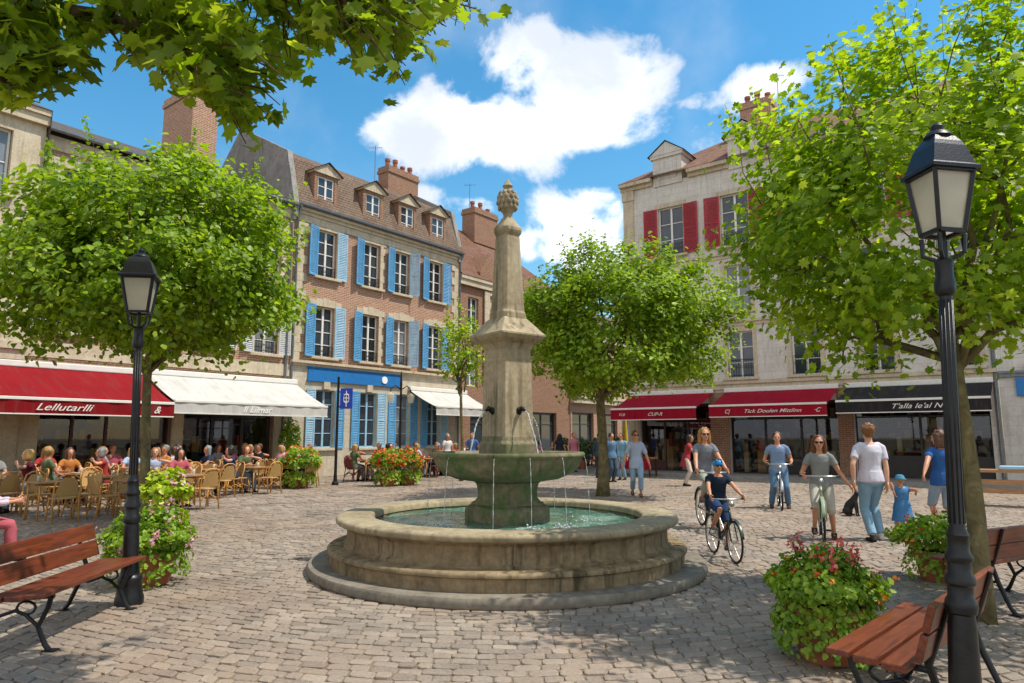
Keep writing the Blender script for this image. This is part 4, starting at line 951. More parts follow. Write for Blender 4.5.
    b = MB(); b.lathe([(.07, 4.53), (.062, 4.58), (.075, 4.62), (.105, 4.66), (.135, 4.73), (.14, 4.8), (.122, 4.87), (.09, 4.92), (.06, 4.94), (.055, 4.97), (.075, 5.0), (.05, 5.04), (.0, 5.11)], 28)
    fin = b.build('urn_finial', M['fcol'], t, smooth=40)
    b = MB()
    for row, (zz, rr_) in enumerate(((4.69, .122), (4.76, .14), (4.83, .134), (4.89, .108))):
        for k in range(11):
            a = 2*PI*(k+row*.5)/11; b.ball((rr_*math.cos(a), rr_*math.sin(a), zz), (.026, .026, .04), 6, 4)
    b.build('leaf_scales', M['fcol'], fin, smooth=True)
    for k in range(4):
        a = rot+k*PI/2; D = Vector((math.cos(a), math.sin(a), 0)); T = Vector((-D.y, D.x, 0)); z = 1.92
        s = MB(); s.lathe([(.052, -.01), (.052, .012), (.035, .018), (.028, .04), (0, .04)], 14)
        vs = [D*(.245+v[2])+T*v[0]+Vector((0, 0, z+v[1])) for v in s.v]; s.v = [tuple(v) for v in vs]
        s.tube([D*.28+Vector((0, 0, z)), D*.315+Vector((0, 0, z+.02)), D*.345+Vector((0, 0, z+.015)), D*.37+Vector((0, 0, z))], [.026, .022, .018, .022], 8); s.ball(D*.32+Vector((0, 0, z+.03)), .035, 8, 5)
        so = s.build('spout', M['iron'], t, smooth=40)
        j = MB(); pts = []; rad = []
        for i in range(27):
            f = i/26; pts.append(D*(.37+.27*f)+T*.012*math.sin(9*f)+Vector((0, 0, z-.01-.56*f*f-.02*f))); rad.append(.008+.005*math.sin(i*2.4)+.003*f)
        j.tube(pts, rad, 6); j.build('water_jet', M['jet'], so, smooth=True)
        st = MB(); p0 = D*.255; prof = [(0, 1.9, .004), (.1, 1.5, .01), (.0, 1.4, .01)]
    for k, (a, l) in enumerate(((-2.35, .8), (-1.3, .8), (-.85, .8), (-.2, .75), (.9, .8), (2.4, .8), (-1.72, .8), (3.0, .8))):
        p = Vector((1.04*math.cos(a), 1.04*math.sin(a), 1.35)); j = MB(); N = 18
        j.tube([p+Vector((math.cos(a)*.07*(i/N)**.6, math.sin(a)*.07*(i/N)**.6, -.8*(i/N)**1.4-.01)) for i in range(N+1)], [(.003+.0035*(i % 3 == 0)) for i in range(N+1)], 5); j.build('overflow_trickle', M['jet'], t, smooth=True)
    rg = np.random.default_rng(5)
    foam = MB()
    for i in range(150):
        a = rg.choice([-1.3, -.85, -2.35, -.2, rot, rot-PI/2])+rg.normal()*.07; r = 1.1+rg.normal()*.09
        foam.ball((r*math.cos(a), r*math.sin(a), .535+abs(rg.normal())*.02), rg.uniform(.006, .016), 5, 4)
    o = foam.build('splash_drops', M['jet'], t, smooth=True); o['kind'] = 'stuff'
fountain(); bpy.data.objects['fountain'].scale = (.975, .975, 1.018)
# ------------------------------------------------------------------ street lamps, benches
def lamp(label, loc, rz, tilt=0, sc=1., lk=1.):
    t = thing('street_lamp', label, 'street lamp', (loc[0], loc[1], 0), rz, 'cast iron street lamps'); t.rotation_euler = (0, tilt, rz) if tilt else (0, 0, rz)
    b = MB(); b.lathe([(.125, 0), (.125, .06), (.115, .09), (.105, .2), (.11, .23), (.105, .25), (.085, .27), (.075, .36), (.066, .69), (.06, .74)], 28); b.build('base', M['iron'], t, smooth=35)
    b = MB(); b.lathe([(.06, .74), (.072, .75), (.077, .78), (.072, .81), (.06, .83), (.06, .88), (.072, .895), (.072, .925), (.058, .95), (.056, 1.0), (.066, 1.015), (.066, 1.035), (.052, 1.06), (.05, 1.12), (.055, 1.14), (.038, 1.18), (.036, 1.9), (.032, 2.42), (.046, 2.43), (.053, 2.45), (.053, 2.5), (.045, 2.53), (.046, 2.6), (.05, 2.62), (.03, 2.64)], 20); p = b.build('post', M['iron'], t, smooth=35)
    fl = MB()
    for k in range(10):
        a = 2*PI*k/10; fl.tube([(.0355*math.cos(a), .0355*math.sin(a), 1.2), (.0315*math.cos(a), .0315*math.sin(a), 2.4)], [.006, .0045], 5)
    fl.build('fluting', M['iron'], p, smooth=True)
    b = MB(); z0, z1 = 2.78, 3.12; r0, r1 = .075*lk, .115*lk
    for k in range(4):
        a = PI/4+k*PI/2; b.tube([(.04*math.cos(a), .04*math.sin(a), 2.63), (.1*math.cos(a), .1*math.sin(a), 2.66), (r0*1.38*math.cos(a), r0*1.38*math.sin(a), 2.76)], .012, 6)
        b.bar((r0*1.414*math.cos(a), r0*1.414*math.sin(a), z0), (r1*1.414*math.cos(a), r1*1.414*math.sin(a), z1), .022)
        a2 = a+PI/2
        for r, z, w in ((r0, z0, .024), (r1, z1, .03)): b.bar((r*1.414*math.cos(a), r*1.414*math.sin(a), z), (r*1.414*math.cos(a2), r*1.414*math.sin(a2), z), w*.9)
    b.tube([(0, 0, 2.64), (0, 0, 2.8)], .018, 6); b.build('lantern_frame', M['iron'], t)
    g = MB(); q = .008; vs = [(s*(r-q), u*(r-q), z) for r, z in ((r0, z0), (r1, z1)) for s, u in ((-1, -1), (1, -1), (1, 1), (-1, 1))]
    g.add(vs, [[0, 1, 5, 4], [1, 2, 6, 5], [2, 3, 7, 6], [3, 0, 4, 7]]); g.build('lantern_glass', M['lglass'], t); bu = MB(); bu.ball((0, 0, 3.02), (.03, .03, .05), 10, 7); bu.tube([(0, 0, 3.06), (0, 0, 3.12)], .018, 8); bu.build('bulb', M['white'], t, smooth=True)
    c = MB(); prof = [(.14, 3.12), (.14, 3.14), (.122, 3.155), (.092, 3.27), (.08, 3.3), (.06, 3.335), (.0, 3.345)]
    vs = [(r*s*lk, r*u*lk, z) for r, z in prof for s, u in ((-1, -1), (1, -1), (1, 1), (-1, 1))]; c.add(vs, [[i*4+k, i*4+(k+1) % 4, i*4+4+(k+1) % 4, i*4+4+k] for i in range(len(prof)-1) for k in range(4)]+[[3, 2, 1, 0]]); c.build('lantern_roof', M['iron'], t)
    f = MB(); f.lathe([(.06, 3.33), (.075, 3.345), (.06, 3.37), (.03, 3.385), (.035, 3.41), (.02, 3.43), (0, 3.435)], 14); f.build('finial', M['iron'], t, smooth=40)
    if sc != 1: t.scale = (sc, sc, sc)
    return t
lamp('tall black street lamp with milky lantern beside the left bench', gp(129, 604), .3, sc=1.04, lk=1.2, tilt=-R(2))
lamp('nearest black street lamp rising in front of the right hand bench', (2.27, 3.68), .1, tilt=R(2.2), sc=.985)
def bench(label, loc, rz, L):
    """faces local -y"""
    t = thing('park_bench', label, 'bench', (loc[0], loc[1], 0), rz, 'slatted park benches')
    for k in range(3): b = MB(); b.box(-L/2, -.425+k*.141, .42+.006*(k == 0)-.008*k, L/2, -.302+k*.141, .46-.008*k, bev=.008); b.build('seat_slat', M['wood'], t)
    for k, (z, y) in enumerate(((.535, .055), (.69, .1))):
        b = MB(); Mx = Matrix.Translation((0, y, z)) @ Matrix.Rotation(-.28, 4, 'X'); b.box(-L/2, -.02, -.065, L/2, .018, .085, Mx, bev=.008); b.build('back_slat', M['wood'], t)
    for s in (-1, 1):
        x = s*(L/2-.22); b = MB(); up = (1, 0, 0)
        b.tube([(x, .21, .0), (x, .16, .06), (x, .07, .28), (x, .03, .42), (x, .09, .58), (x, .155, .77)], [.02, .02, .022, .022, .018, .016], 8)
        b.tube([(x, -.4, 0), (x, -.36, .05), (x, -.3, .18), (x, -.36, .32), (x, -.38, .41)], [.02, .02, .018, .02, .02], 8)
        b.tube([(x, -.4, .405), (x, -.2, .395), (x, .04, .385)], .018, 8)
        b.tube([(x, -.3, .18), (x, -.2, .27), (x, -.12, .3), (x, .0, .26), (x, .07, .28)], .014, 8)
        b.tube([(x, -.2+.07*math.cos(a), .32+.05*math.sin(a)) for a in np.linspace(0, 2*PI, 11)[:-1]], .01, 6, loop=True)
        b.box(x-.04, -.45, -.002, x+.04, -.36, .012); b.box(x-.04, .17, -.002, x+.04, .26, .012); b.build('iron_leg_frame', M['iron'], t, smooth=40)
    return t
bench('varnished bench with curly iron legs in front of the left street lamp', (-3.98, 6.16), PI/2+.07, 1.72)
bench('varnished bench at the bottom right seen from behind, partly hidden by the lamp', (2.58, 4.3), PI+.8, 1.5)
bench('bench at the right edge seen from behind, next to the leaning tree trunk', (4.98, 7.02), PI+.5, 1.5)
# sign post and far lamp
def signpost():
    x, y = gp(335, 485); t = thing('sign_post', 'thin post with a blue and white sign in front of the blue shuttered house', 'sign', (x, y, 0))
    b = MB(); b.lathe([(.12, 0), (.12, .08), (.07, .12), (.05, .4), (.042, 3.6), (.05, 3.62), (0, 3.66)], 12); b.build('post', M['iron'], t, smooth=40)
    b = MB(); b.box(.08, -.02, 2.55, .5, .02, 3.25, bev=.01); b.box(.0, -.012, 2.6, .08, .012, 2.64); b.box(.0, -.012, 3.1, .08, .012, 3.14); s = b.build('sign_panel', M['signblue'], t)
    b = MB(); b.box(.275, -.026, 2.62, .305, -.021, 3.16)
    for z in (2.78, 2.9, 3.02): b.box(.2, -.027, z, .38, -.0215, z+.03)
    b.tube([(.29+.09*math.cos(a), -.024, 2.9+.16*math.sin(a)) for a in np.linspace(0, 2*PI, 17)[:-1]], .008, 4, loop=True); b.build('white_symbol', M['letterg'], s)
signpost()
def farlamp():
    x, y = gp(399, 482); t = thing('bracket_lamp', 'far black lamp post with twin lanterns before the blue shuttered house', 'street lamp', (x, y, 0), LA)
    b = MB(); b.lathe([(.13, 0), (.12, .3), (.07, .5), (.06, .9), (.045, 1.0), (.04, 3.4), (.05, 3.45), (.03, 3.9), (0, 4.0)], 12); b.build('post', M['iron'], t, smooth=40)
    for s in (-1, 1):
        b = MB(); b.tube([(0, 0, 3.3), (s*.3, 0, 3.45), (s*.5, 0, 3.3), (s*.5, 0, 3.2)], .02, 6); a = b.build('bracket', M['iron'], t, smooth=True)
        b = MB(); b.lathe([(.0, 2.82), (.09, 2.84), (.14, 3.1), (.02, 3.2), (0, 3.2)], 8, (s*.5, 0)); b.build('lantern', M['lglass'], a)
farlamp()
# ------------------------------------------------------------------ people
def remesh(b, name, mat, vox, it=3, extra=None):
    me = b.mesh('raw', mat); o = bpy.data.objects.new('raw', me); C.objects.link(o)
    m = o.modifiers.new('r', 'REMESH'); m.mode = 'VOXEL'; m.voxel_size = vox; m.use_smooth_shade = True
    s = o.modifiers.new('s', 'SMOOTH'); s.iterations = it; s.factor = .5
    bpy.context.view_layer.update(); out = bpy.data.meshes.new_from_object(o.evaluated_get(bpy.context.evaluated_depsgraph_get()))
    bpy.data.objects.remove(o); out.name = name; out.materials.clear(); out.materials.append(mat)
    if extra:
        bm = bmesh.new(); bm.from_mesh(out); bm.from_mesh(extra); bm.to_mesh(out); bm.free()
        out.polygons.foreach_set('use_smooth', np.ones(len(out.polygons), bool))
    return out
def ik(a, c, l1, l2, pole):
    a, c = Vector(a), Vector(c); d = c-a; L = d.length
    if L > (l1+l2)*.998: c = a+d.normalized()*(l1+l2)*.998; d = c-a; L = d.length
    u = d/L; x = (l1*l1-l2*l2+L*L)/(2*L); h = math.sqrt(max(0, l1*l1-x*x)); p = Vector(pole)-u*Vector(pole).dot(u)
    return a+u*x+p.normalized()*h, c
def tagcol(o, col): o.color = S(col)
def person(label, loc, rz, height=1.7, pelvis=(0, 0, .92), lean=0., turn=0., hands=None, feet=None, knee=(0, -1, 0), elbow=((-.6, 1, -.2), (.6, 1, -.2)), shirt='#8899aa', trousers='#5f7f9f', shoes='#2a2522', skin='#c99070', hair='#5a3a22', hairlen=.0, sleeve=.5, leg=1., dress=False, head=(0, 0), vox=.011, hem=-.1, fem=False, glasses=False, helmet=False, hat=None, group=None, fat=1., hand_grip=.5, detail=True, cat='person'):
    """local space faces -y, units for a 1.7 m figure then scaled; person's left is +x"""
    k = height/1.7; t = thing('person', label, cat, loc, rz, group)
    V = Vector; pz = V(pelvis)/k if pelvis[2] > 1e-3 else V(pelvis)
    ax = V((math.cos(turn), math.sin(turn), 0)); sd = V((0, -math.sin(lean), math.cos(lean)))      # spine direction
    fw = V((0, -1, 0))
    nb = pz+sd*.52; sw = (.165 if fem else .19)
    sh = [nb-sd*.08-ax*sw, nb-sd*.08+ax*sw]; hp = [pz+V((-.09, 0, -.02)), pz+V((.09, 0, -.02))]
    hands = hands or ((-.27, -.05, .84), (.27, -.05, .84)); feet = feet or ((-.1, 0, 0), (.1, 0, 0))
    hn = [V(h)/k for h in hands]; ft = [V(f)/k for f in feet]
    arm = []; legs = []
    for i in (0, 1):
        e, w = ik(sh[i], hn[i], .29, .25, elbow[i]); arm.append((sh[i], e, w))
        an = ft[i]+V((0, .06, .085)); kn, an = ik(hp[i], an, .44, .43, knee); legs.append((hp[i], kn, an))
    hd = head[0]; hy, hpit = head
    HM = Matrix.Rotation(hy, 3, 'Z') @ Matrix.Rotation(-hpit, 3, 'X')
    hc = nb+V((0, -.02, .15))+V((0, -.05*math.sin(lean), 0))
    f = .9 if fem else 1.; f *= fat
    tors = [(-.1, .155, .11), (0, .17 if fem else .165, .12), (.09, .15, .11), (.18, .128 if fem else .145, .098), (.28, .143, .108), (.38, .158, .115), (.45, .155, .098), (.49, .12, .075), (.52, .065, .06)]
    def torso(b, g, lo, hi, n=16, sc=1.):
        pts = []; rad = []
        for h, a, c in tors:
            if lo <= h <= hi: pts.append(pz+sd*h); rad.append((a*f*sc+g, c*f*sc+g))
        b.tube(pts, rad, n, side=ax)
    def limb(b, P, R, n=10):
        b.tube(P, R, n); b.ball(P[0], R[0], 10, 6)
    def armr(a, g, s=1.):
        s0, e, w = a; up = lambda q: s0.lerp(e, q); lo = lambda q: e.lerp(w, q)
        return [s0, up(.35), up(.8), e, lo(.25), lo(.7), w], [x*s+g for x in (.053, .05, .04, .038, .04, .031, .025)]
    def legr(a, g):
        h, kn, an = a; u = lambda q: h.lerp(kn, q); l = lambda q: kn.lerp(an, q); bk = V((0, .012, 0))
        return [h, u(.3), u(.7), kn, l(.12), l(.32)+bk, l(.65), an], [x*f+g for x in (.093, .085, .065, .052, .05, .055, .042, .036)]
    def hand(i):
        s0, e, w = arm[i]; d = (w-e).normalized(); sgn = -1 if i == 0 else 1
        side = V((-sgn, 0, 0)); side = (side-d*side.dot(d)).normalized() if abs(d.x) < .95 else V((0, -1, 0)); nrm = d.cross(side).normalized()
        # palm faces inwards: the thin direction is 'side', the finger row runs along 'nrm'
        fwd = nrm if nrm.dot(V((0, -1, .3))) > 0 else -nrm
        b = MB(); b.tube([w-d*.03, w+d*.02, w+d*.06, w+d*.085], [(.024, .02), (.036, .017), (.04, .016), (.036, .013)], 8, side=fwd)
        for q, L in zip((-.028, -.0095, .0095, .028), (.055, .07, .075, .066)):
            p = w+d*.075+fwd*q; c = hand_grip; p1 = p+d*L*.45+side*L*.2*c; p2 = p1+(d*(1-c*.8)+side*c).normalized()*L*.35; p3 = p2+(d*(1-c*1.5)+side*c*1.2).normalized()*L*.28
            b.tube([p, p1, p2, p3], [.0095, .009, .008, .006], 6)
        p = w+d*.025+fwd*.032; b.tube([p, p+d*.03+fwd*.026+side*.008, p+d*.062+fwd*.03+side*.022*(1+hand_grip)], [.012, .011, .008], 6)
        return b
    body = MB(); torso(body, 0, -.1, .52); body.tube([nb-sd*.03, nb+V((0, -.01, .05)), hc+V((0, .01, -.06))], [.06, .052, .05], 12)
    body.ball(hc+HM @ V((0, .01, .02)), (.08, .1, .106), 16, 11, HM); body.ball(hc+HM @ V((0, -.035, -.05)), (.05, .052, .062), 12, 8, HM); body.ball(hc+HM @ V((0, -.072, -.092)), (.022, .018, .016), 8, 6, HM)
    body.tube([hc+HM @ V((0, -.082, .03)), hc+HM @ V((0, -.1, .0)), hc+HM @ V((0, -.107, -.018)), hc+HM @ V((0, -.09, -.03))], [.01, .012, .016, .013], 8)
    for s in (-1, 1):
        body.ball(hc+HM @ V((s*.076, .012, .0)), (.012, .02, .032), 8, 6, HM); body.ball(hc+HM @ V((s*.034, -.082, .032)), (.022, .012, .008), 8, 5, HM)
    for a in arm: limb(body, *armr(a, 0))
    for i, l in enumerate(legs):
        limb(body, *legr(l, 0)); an = l[2]; F0 = V((0, -1, 0)); body.tube([an+V((0, .045, -.05)), an+V((0, 0, -.045)), an+V((0, -.08, -.06)), an+V((0, -.15, -.07))], [.03, .036, .032, .022], 8)
    if dress: body.ball(pz, (.16, .115, .12), 12, 8)
    hm = MB()
    for i in (0, 1): 
        q = hand(i); hm.add(q.v, q.f)
    me = remesh(body, 'body', M['skin'], vox/1., 3, hm.mesh('h', M['skin'], True)); bo = link('body', me, t); tagcol(bo, skin)
    fc = MB()
    for s in (-1, 1): fc.ball(hc+HM @ V((s*.033, -.083, .018)), (.013, .008, .008), 8, 5, HM)
    eo = fc.build('eyes', M['eye'], t, smooth=True)
    lp = MB(); lp.ball(hc+HM @ V((0, -.087, -.055)), (.022, .007, .008), 8, 5, HM); lp.build('mouth', M['lip'], t, smooth=True)
    # clothes
    c = MB(); torso(c, .016, -.1 if hem >= -.1 else -.1, .5)
    c.tube([pz+sd*hem, pz+sd*.0, pz+sd*.1], [(.178*f+.032, .13*f+.034), (.174*f+.028, .126*f+.028), (.155*f+.019, .112*f+.02)], 16, side=ax)
    if dress: c.tube([pz+V((0, 0, -.36)), pz+V((0, 0, -.2)), pz+V((0, 0, 0)), pz+sd*.15], [(.25*f, .2*f), (.22*f, .175*f), (.18*f, .14*f), (.15*f, .12*f)], 18, side=ax)
    for a in arm:
        s0, e, w = a; P = [s0, s0.lerp(e, .3)]; c.tube([nb-sd*.035+(s0-nb)*.2, s0+(nb-s0)*.3+sd*.02, s0], [.05, .052, .054], 10)
        if sleeve <= 1: P += [s0.lerp(e, sleeve*.8), s0.lerp(e, sleeve)]; Rr = [.058, .06, .06, .06]
        else: P += [e, e.lerp(w, (sleeve-1)*.6), e.lerp(w, sleeve-1)]; Rr = [.058, .058, .052, .05, .044]
        limb(c, P, Rr)
    so = link('dress' if dress else 'shirt', remesh(c, 'shirt', M['cloth'], vox*1.1, 3), t); tagcol(so, shirt)
    if not dress:
        c = MB(); c.tube([pz+sd*.07, pz, pz-sd*.09, pz-sd*.13], [(.16*f+.014, .115*f+.016), (.172*f+.012, .123*f+.016), (.165*f+.012, .12*f+.012), (.1, .09)], 16, side=ax)
        for l in legs:
            P, Rr = legr(l, .016 if leg >= .9 else .024); q = leg*8 if leg < 1 else 99
            if leg < .9:
                h, kn, an = l; P = [h, h.lerp(kn, .4), h.lerp(kn, .8), h.lerp(kn, min(1, leg*2))] if leg <= .5 else [h, h.lerp(kn, .4), kn, kn.lerp(an, (leg-.5)*2)]
                Rr = [.107*f, .1*f, .085*f, .08*f] if leg <= .5 else [.107*f, .1*f, .078*f, .076*f]
            else: P = P[:7]+[l[1].lerp(l[2], .97)]; Rr = [*Rr[:4], Rr[4]+.004, Rr[5]+.004, Rr[6]+.01, Rr[7]+.014]
            limb(c, P, Rr)
        to = link('trousers' if leg >= .9 else 'shorts', remesh(c, 'trousers', M['cloth'], vox*1.1, 3), t); tagcol(to, trousers)
    for i, l in enumerate(legs):
        c = MB(); an = l[2]; c.tube([an+V((0, .06, -.045)), an+V((0, .04, -.05)), an+V((0, -.06, -.055)), an+V((0, -.14, -.06)), an+V((0, -.185, -.066))], [(.03, .036), (.042, .036), (.046, .03), (.046, .024), (.03, .016)], 10, side=(1, 0, 0)); c.tube([an+V((0, 0, -.05)), an+V((0, .01, .01))], [.046, .046], 10)
        o = c.build('shoe', M['cloth'], t, smooth=True); tagcol(o, shoes if isinstance(shoes, str) else shoes[i])
    if helmet:
        c = MB(); c.ball(hc+HM @ V((0, .015, .055)), (.1, .128, .085), 16, 9, HM); hl = c.build('helmet', M['helmet'], t, smooth=True)
        c = MB()
        for x in (-.05, 0, .05): c.tube([hc+HM @ V((x, -.1, .085)), hc+HM @ V((x*1.1, -.04, .132)), hc+HM @ V((x*1.1, .06, .138)), hc+HM @ V((x, .13, .08))], .012, 6)
        c.build('helmet_vents', M['black'], hl, smooth=True)
    else:
        c = MB(); c.ball(hc+HM @ V((0, .026, .036)), (.092, .102, .102), 16, 11, HM); hr = random.Random(len(label)*7+int(height*100))
        for q in range(34):
            d = V((hr.gauss(0, 1), hr.gauss(.5, .9), hr.gauss(.55, .8))).normalized()
            if d.y < -.25 and d.z < .55: continue
            c.ball(hc+HM @ V((d.x*.086, .026+d.y*.096, .036+d.z*.098)), hr.uniform(.016, .03), 6, 5)
        if hairlen:
            for x in (-.062, -.03, 0, .03, .062): c.tube([hc+HM @ V((x, .05-abs(x)*.4, .07)), hc+HM @ V((x*1.25, .085-abs(x)*.9, -.03)), hc+HM @ V((x*1.3, .08-abs(x)*.9, -.06-hairlen*.5)), hc+HM @ V((x*1.2, .065-abs(x)*.6, -.07-hairlen))], [.052, .052, .048, .03], 8)
        else: c.ball(hc+HM @ V((0, .05, -.02)), (.07, .06, .06), 12, 8, HM)
        ho = link('hair', remesh(c, 'hair', M['hair'], vox, 2), t); tagcol(ho, hair)
    if hat:
        c = MB(); c.lathe([(.15, .03), (.155, .035), (.11, .07), (.1, .12), (.06, .155), (0, .162)], 20); c.v = [tuple(hc+HM @ V((v[0], v[1]*1.1+.01, v[2]))) for v in c.v]; o = c.build('sun_hat', M['cloth'], t, smooth=True); tagcol(o, hat)
    if glasses:
        c = MB()
        for s in (-1, 1): c.ball(hc+HM @ V((s*.034, -.094, .018)), (.03, .009, .023), 10, 6, HM); c.bar(hc+HM @ V((s*.06, -.085, .024)), hc+HM @ V((s*.08, .02, .02)), .008)
        c.bar(hc+HM @ V((-.02, -.1, .022)), hc+HM @ V((.02, -.1, .022)), .006); c.build('sunglasses', M['black'], t, smooth=True)
    for ch in t.children: pass
    t.scale = (k, k, k); return t
def local(p, loc, rz):
    v = Vector(p)-Vector(loc); return tuple(Matrix.Rotation(-rz, 3, 'Z') @ v)
# ------------------------------------------------------------------ bicycles
def bicycle(label, loc, rz, sc=1., mat='biked', steer=0., basket=False):
    """front towards local -y"""
    t = thing('bicycle', label, 'bicycle', (loc[0], loc[1], 0), rz, 'bicycles ridden across the square'); r = .335; fy, ry = -.52, .52
    def wheel(y, st=0):
        b = MB(); b.tube([(0, r*.96*math.cos(a), r*.96*math.sin(a)) for a in np.linspace(0, 2*PI, 41)[:-1]], .019, 8, loop=True)
        w = b.build('wheel', M['tyre'], t, (0, y, r), (0, 0, st), smooth=True)
        b = MB(); b.tube([(0, r*.905*math.cos(a), r*.905*math.sin(a)) for a in np.linspace(0, 2*PI, 41)[:-1]], .01, 6, loop=True); b.build('rim', M['chrome'], w, smooth=True)
        b = MB()
        for q in range(20): a = 2*PI*q/20; b.bar((.02*(-1)**q, .02*math.cos(a+1.3), .02*math.sin(a+1.3)), (0, r*.9*math.cos(a), r*.9*math.sin(a)), .0035)
        b.tube([(-.05, 0, 0), (.05, 0, 0)], .02, 8); b.build('spokes', M['chrome'], w)
    wheel(ry); wheel(fy, steer)
    bb = (0, .1, .29); st = (0, .26, .8); ht = (0, -.33, .84); hb = (0, -.385, .66)
    b = MB(); b.tube([bb, st], .017, 8); b.tube([bb, hb], .02, 8); b.tube([(0, .24, .74), (0, -.34, .8)], .017, 8); b.tube([hb, ht], .022, 8)
    for s in (-1, 1): b.tube([(s*.02, .1, .29), (s*.06, ry, r)], .011, 6); b.tube([(s*.015, .24, .74), (s*.06, ry, r)], .01, 6)
    b.build('frame', M[mat], t, smooth=True)
    b = MB(); b.tube([(0, -.33, .84), (0, -.39, .66)], .016, 8)
    for s in (-1, 1): b.tube([(s*.01, -.385, .68), (s*.05, -.4, .6), (s*.055, fy, r)], [.016, .014, .011], 8)
    b.build('fork', M[mat], t, smooth=True)
    b = MB(); b.tube([(0, -.33, .83), (0, -.31, .96), (0, -.36, 1.0)], .015, 8); b.tube([(-.29, -.2, .99), (-.24, -.27, 1.0), (-.1, -.36, 1.0), (.1, -.36, 1.0), (.24, -.27, 1.0), (.29, -.2, .99)], .012, 8); h = b.build('handlebar', M['chrome'], t, smooth=True)
    for s in (-1, 1): b = MB(); b.tube([(s*.235, -.275, 1.0), (s*.295, -.19, .99)], .018, 8); b.build('grip', M['black'], h, smooth=True)
    b = MB(); b.tube([(0, -.43, .93), (0, -.47, .93)], [.03, .045], 12); b.build('front_light', M['chrome'], h, smooth=True)
    b = MB(); b.tube([(0, .12, .895), (0, .22, .9), (0, .34, .91), (0, .38, .91)], [(.022, .014), (.035, .02), (.085, .025), (.07, .02)], 10, side=(1, 0, 0)); b.tube([(0, .26, .78), (0, .275, .89)], .014, 8); b.build('saddle', M['black'], t, smooth=True)
    b = MB(); b.tube([(.045, .1+.085*math.cos(a), .29+.085*math.sin(a)) for a in np.linspace(0, 2*PI, 25)[:-1]], .008, 5, loop=True); b.bar((.055, .1, .29), (.055, .1, .12), .02); b.bar((-.055, .1, .29), (-.055, .1, .46), .02); b.tube([(-.055, .1, .29), (.055, .1, .29)], .018, 8); c = b.build('crankset', M['chrome'], t)
    for s, z in ((1, .12), (-1, .46)): b = MB(); b.box(min(s*.06, s*.15), .06, z-.012, max(s*.06, s*.15), .14, z+.012); b.build('pedal', M['black'], c)
    for y in (fy, ry):
        b = MB(); b.tube([(0, y+(r+.03)*math.cos(a), r+(r+.03)*math.sin(a)) for a in np.linspace(.25 if y > 0 else .5, PI-.5 if y > 0 else PI-.25, 14)], [(.028, .004)]*14, 8, side=(1, 0, 0)); b.build('mudguard', M[mat], t, smooth=True)
    t.scale = (sc, sc, sc); return t
# front right: woman astride her bicycle, hand in hand with the man
bl = (4.98, 11.39, 0); AB = -.37; bicycle('pale green bicycle ridden by the woman in grey holding the man\'s hand', bl, AB, 1., 'bikep')
hold = Vector((5.36, 11.12, .86)); pl = (4.98, 11.32, 0)
person('woman in grey shirt and sunglasses astride a bicycle facing the camera', pl, AB, 1.66, pelvis=(0, .1, .86), lean=.08, hands=((-.27, -.17, 1.0), tuple(Vector(local(hold, pl, AB))+Vector((-.02, 0, .0)))), feet=((-.14, -.12, .09), (.15, .05, 0)), shirt='#8d8f8c', trousers='#b9b3a4', shoes='#4a4038', hair='#70421f', hairlen=.2, leg=.55, fem=True, glasses=True, elbow=((-.5, .5, -1), (.4, .5, -1)))
# man seen from behind
ml = (5.74, 11.22, 0); A = PI
cl = (6.19, 11.2, 0); hk = Vector((5.99, 11.1, .78))
person('man in white shirt and jeans walking away, holding a small child by the hand', ml, PI, 1.81, pelvis=(0, 0, .97), hands=(local(hk+Vector((-.06, 0, .08)), ml, PI), local(hold+Vector((.05, 0, .05)), ml, PI)), feet=((-.1, -.1, 0), (.12, .1, 0)), shirt='#d6d2de', trousers='#86a8bd', shoes=('#d8d2c8', '#3a3834'), hair='#8a5c30', skin='#d8a688', sleeve=.62, head=(-.1, 0), hem=-.06, elbow=((-.8, .6, 0), (.8, .6, 0)))
hw = Vector((6.44, 11.15, .76))
person('small child in blue denim dress and sun hat, hand in hand with the man', cl, PI, 1.03, pelvis=(0, 0, .52), hands=(local(hw+Vector((-.04, 0, -.02)), cl, PI), local(hk+Vector((.03, 0, -.03)), cl, PI)), feet=((-.07, -.06, 0), (.07, .05, 0)), shirt='#4b7fae', trousers='#4b7fae', shoes='#a07860', hair='#b89060', dress=True, hat='#4f8aa8', sleeve=.35, fat=1.15, vox=.013)
wl = (7.13, 11.65, 0)
person('woman in blue shirt and pale shorts walking away beside the small child', wl, PI, 1.71, pelvis=(0, 0, .92), hands=((-.24, .02, .83), local(hw+Vector((.03, 0, .05)), wl, PI)), feet=((-.1, .09, 0), (.1, -.09, 0)), shirt='#35609c', trousers='#98a8b8', shoes='#cfc8bc', hair='#6a4630', hairlen=.1, leg=.52, fem=True, head=(.5, -.1))
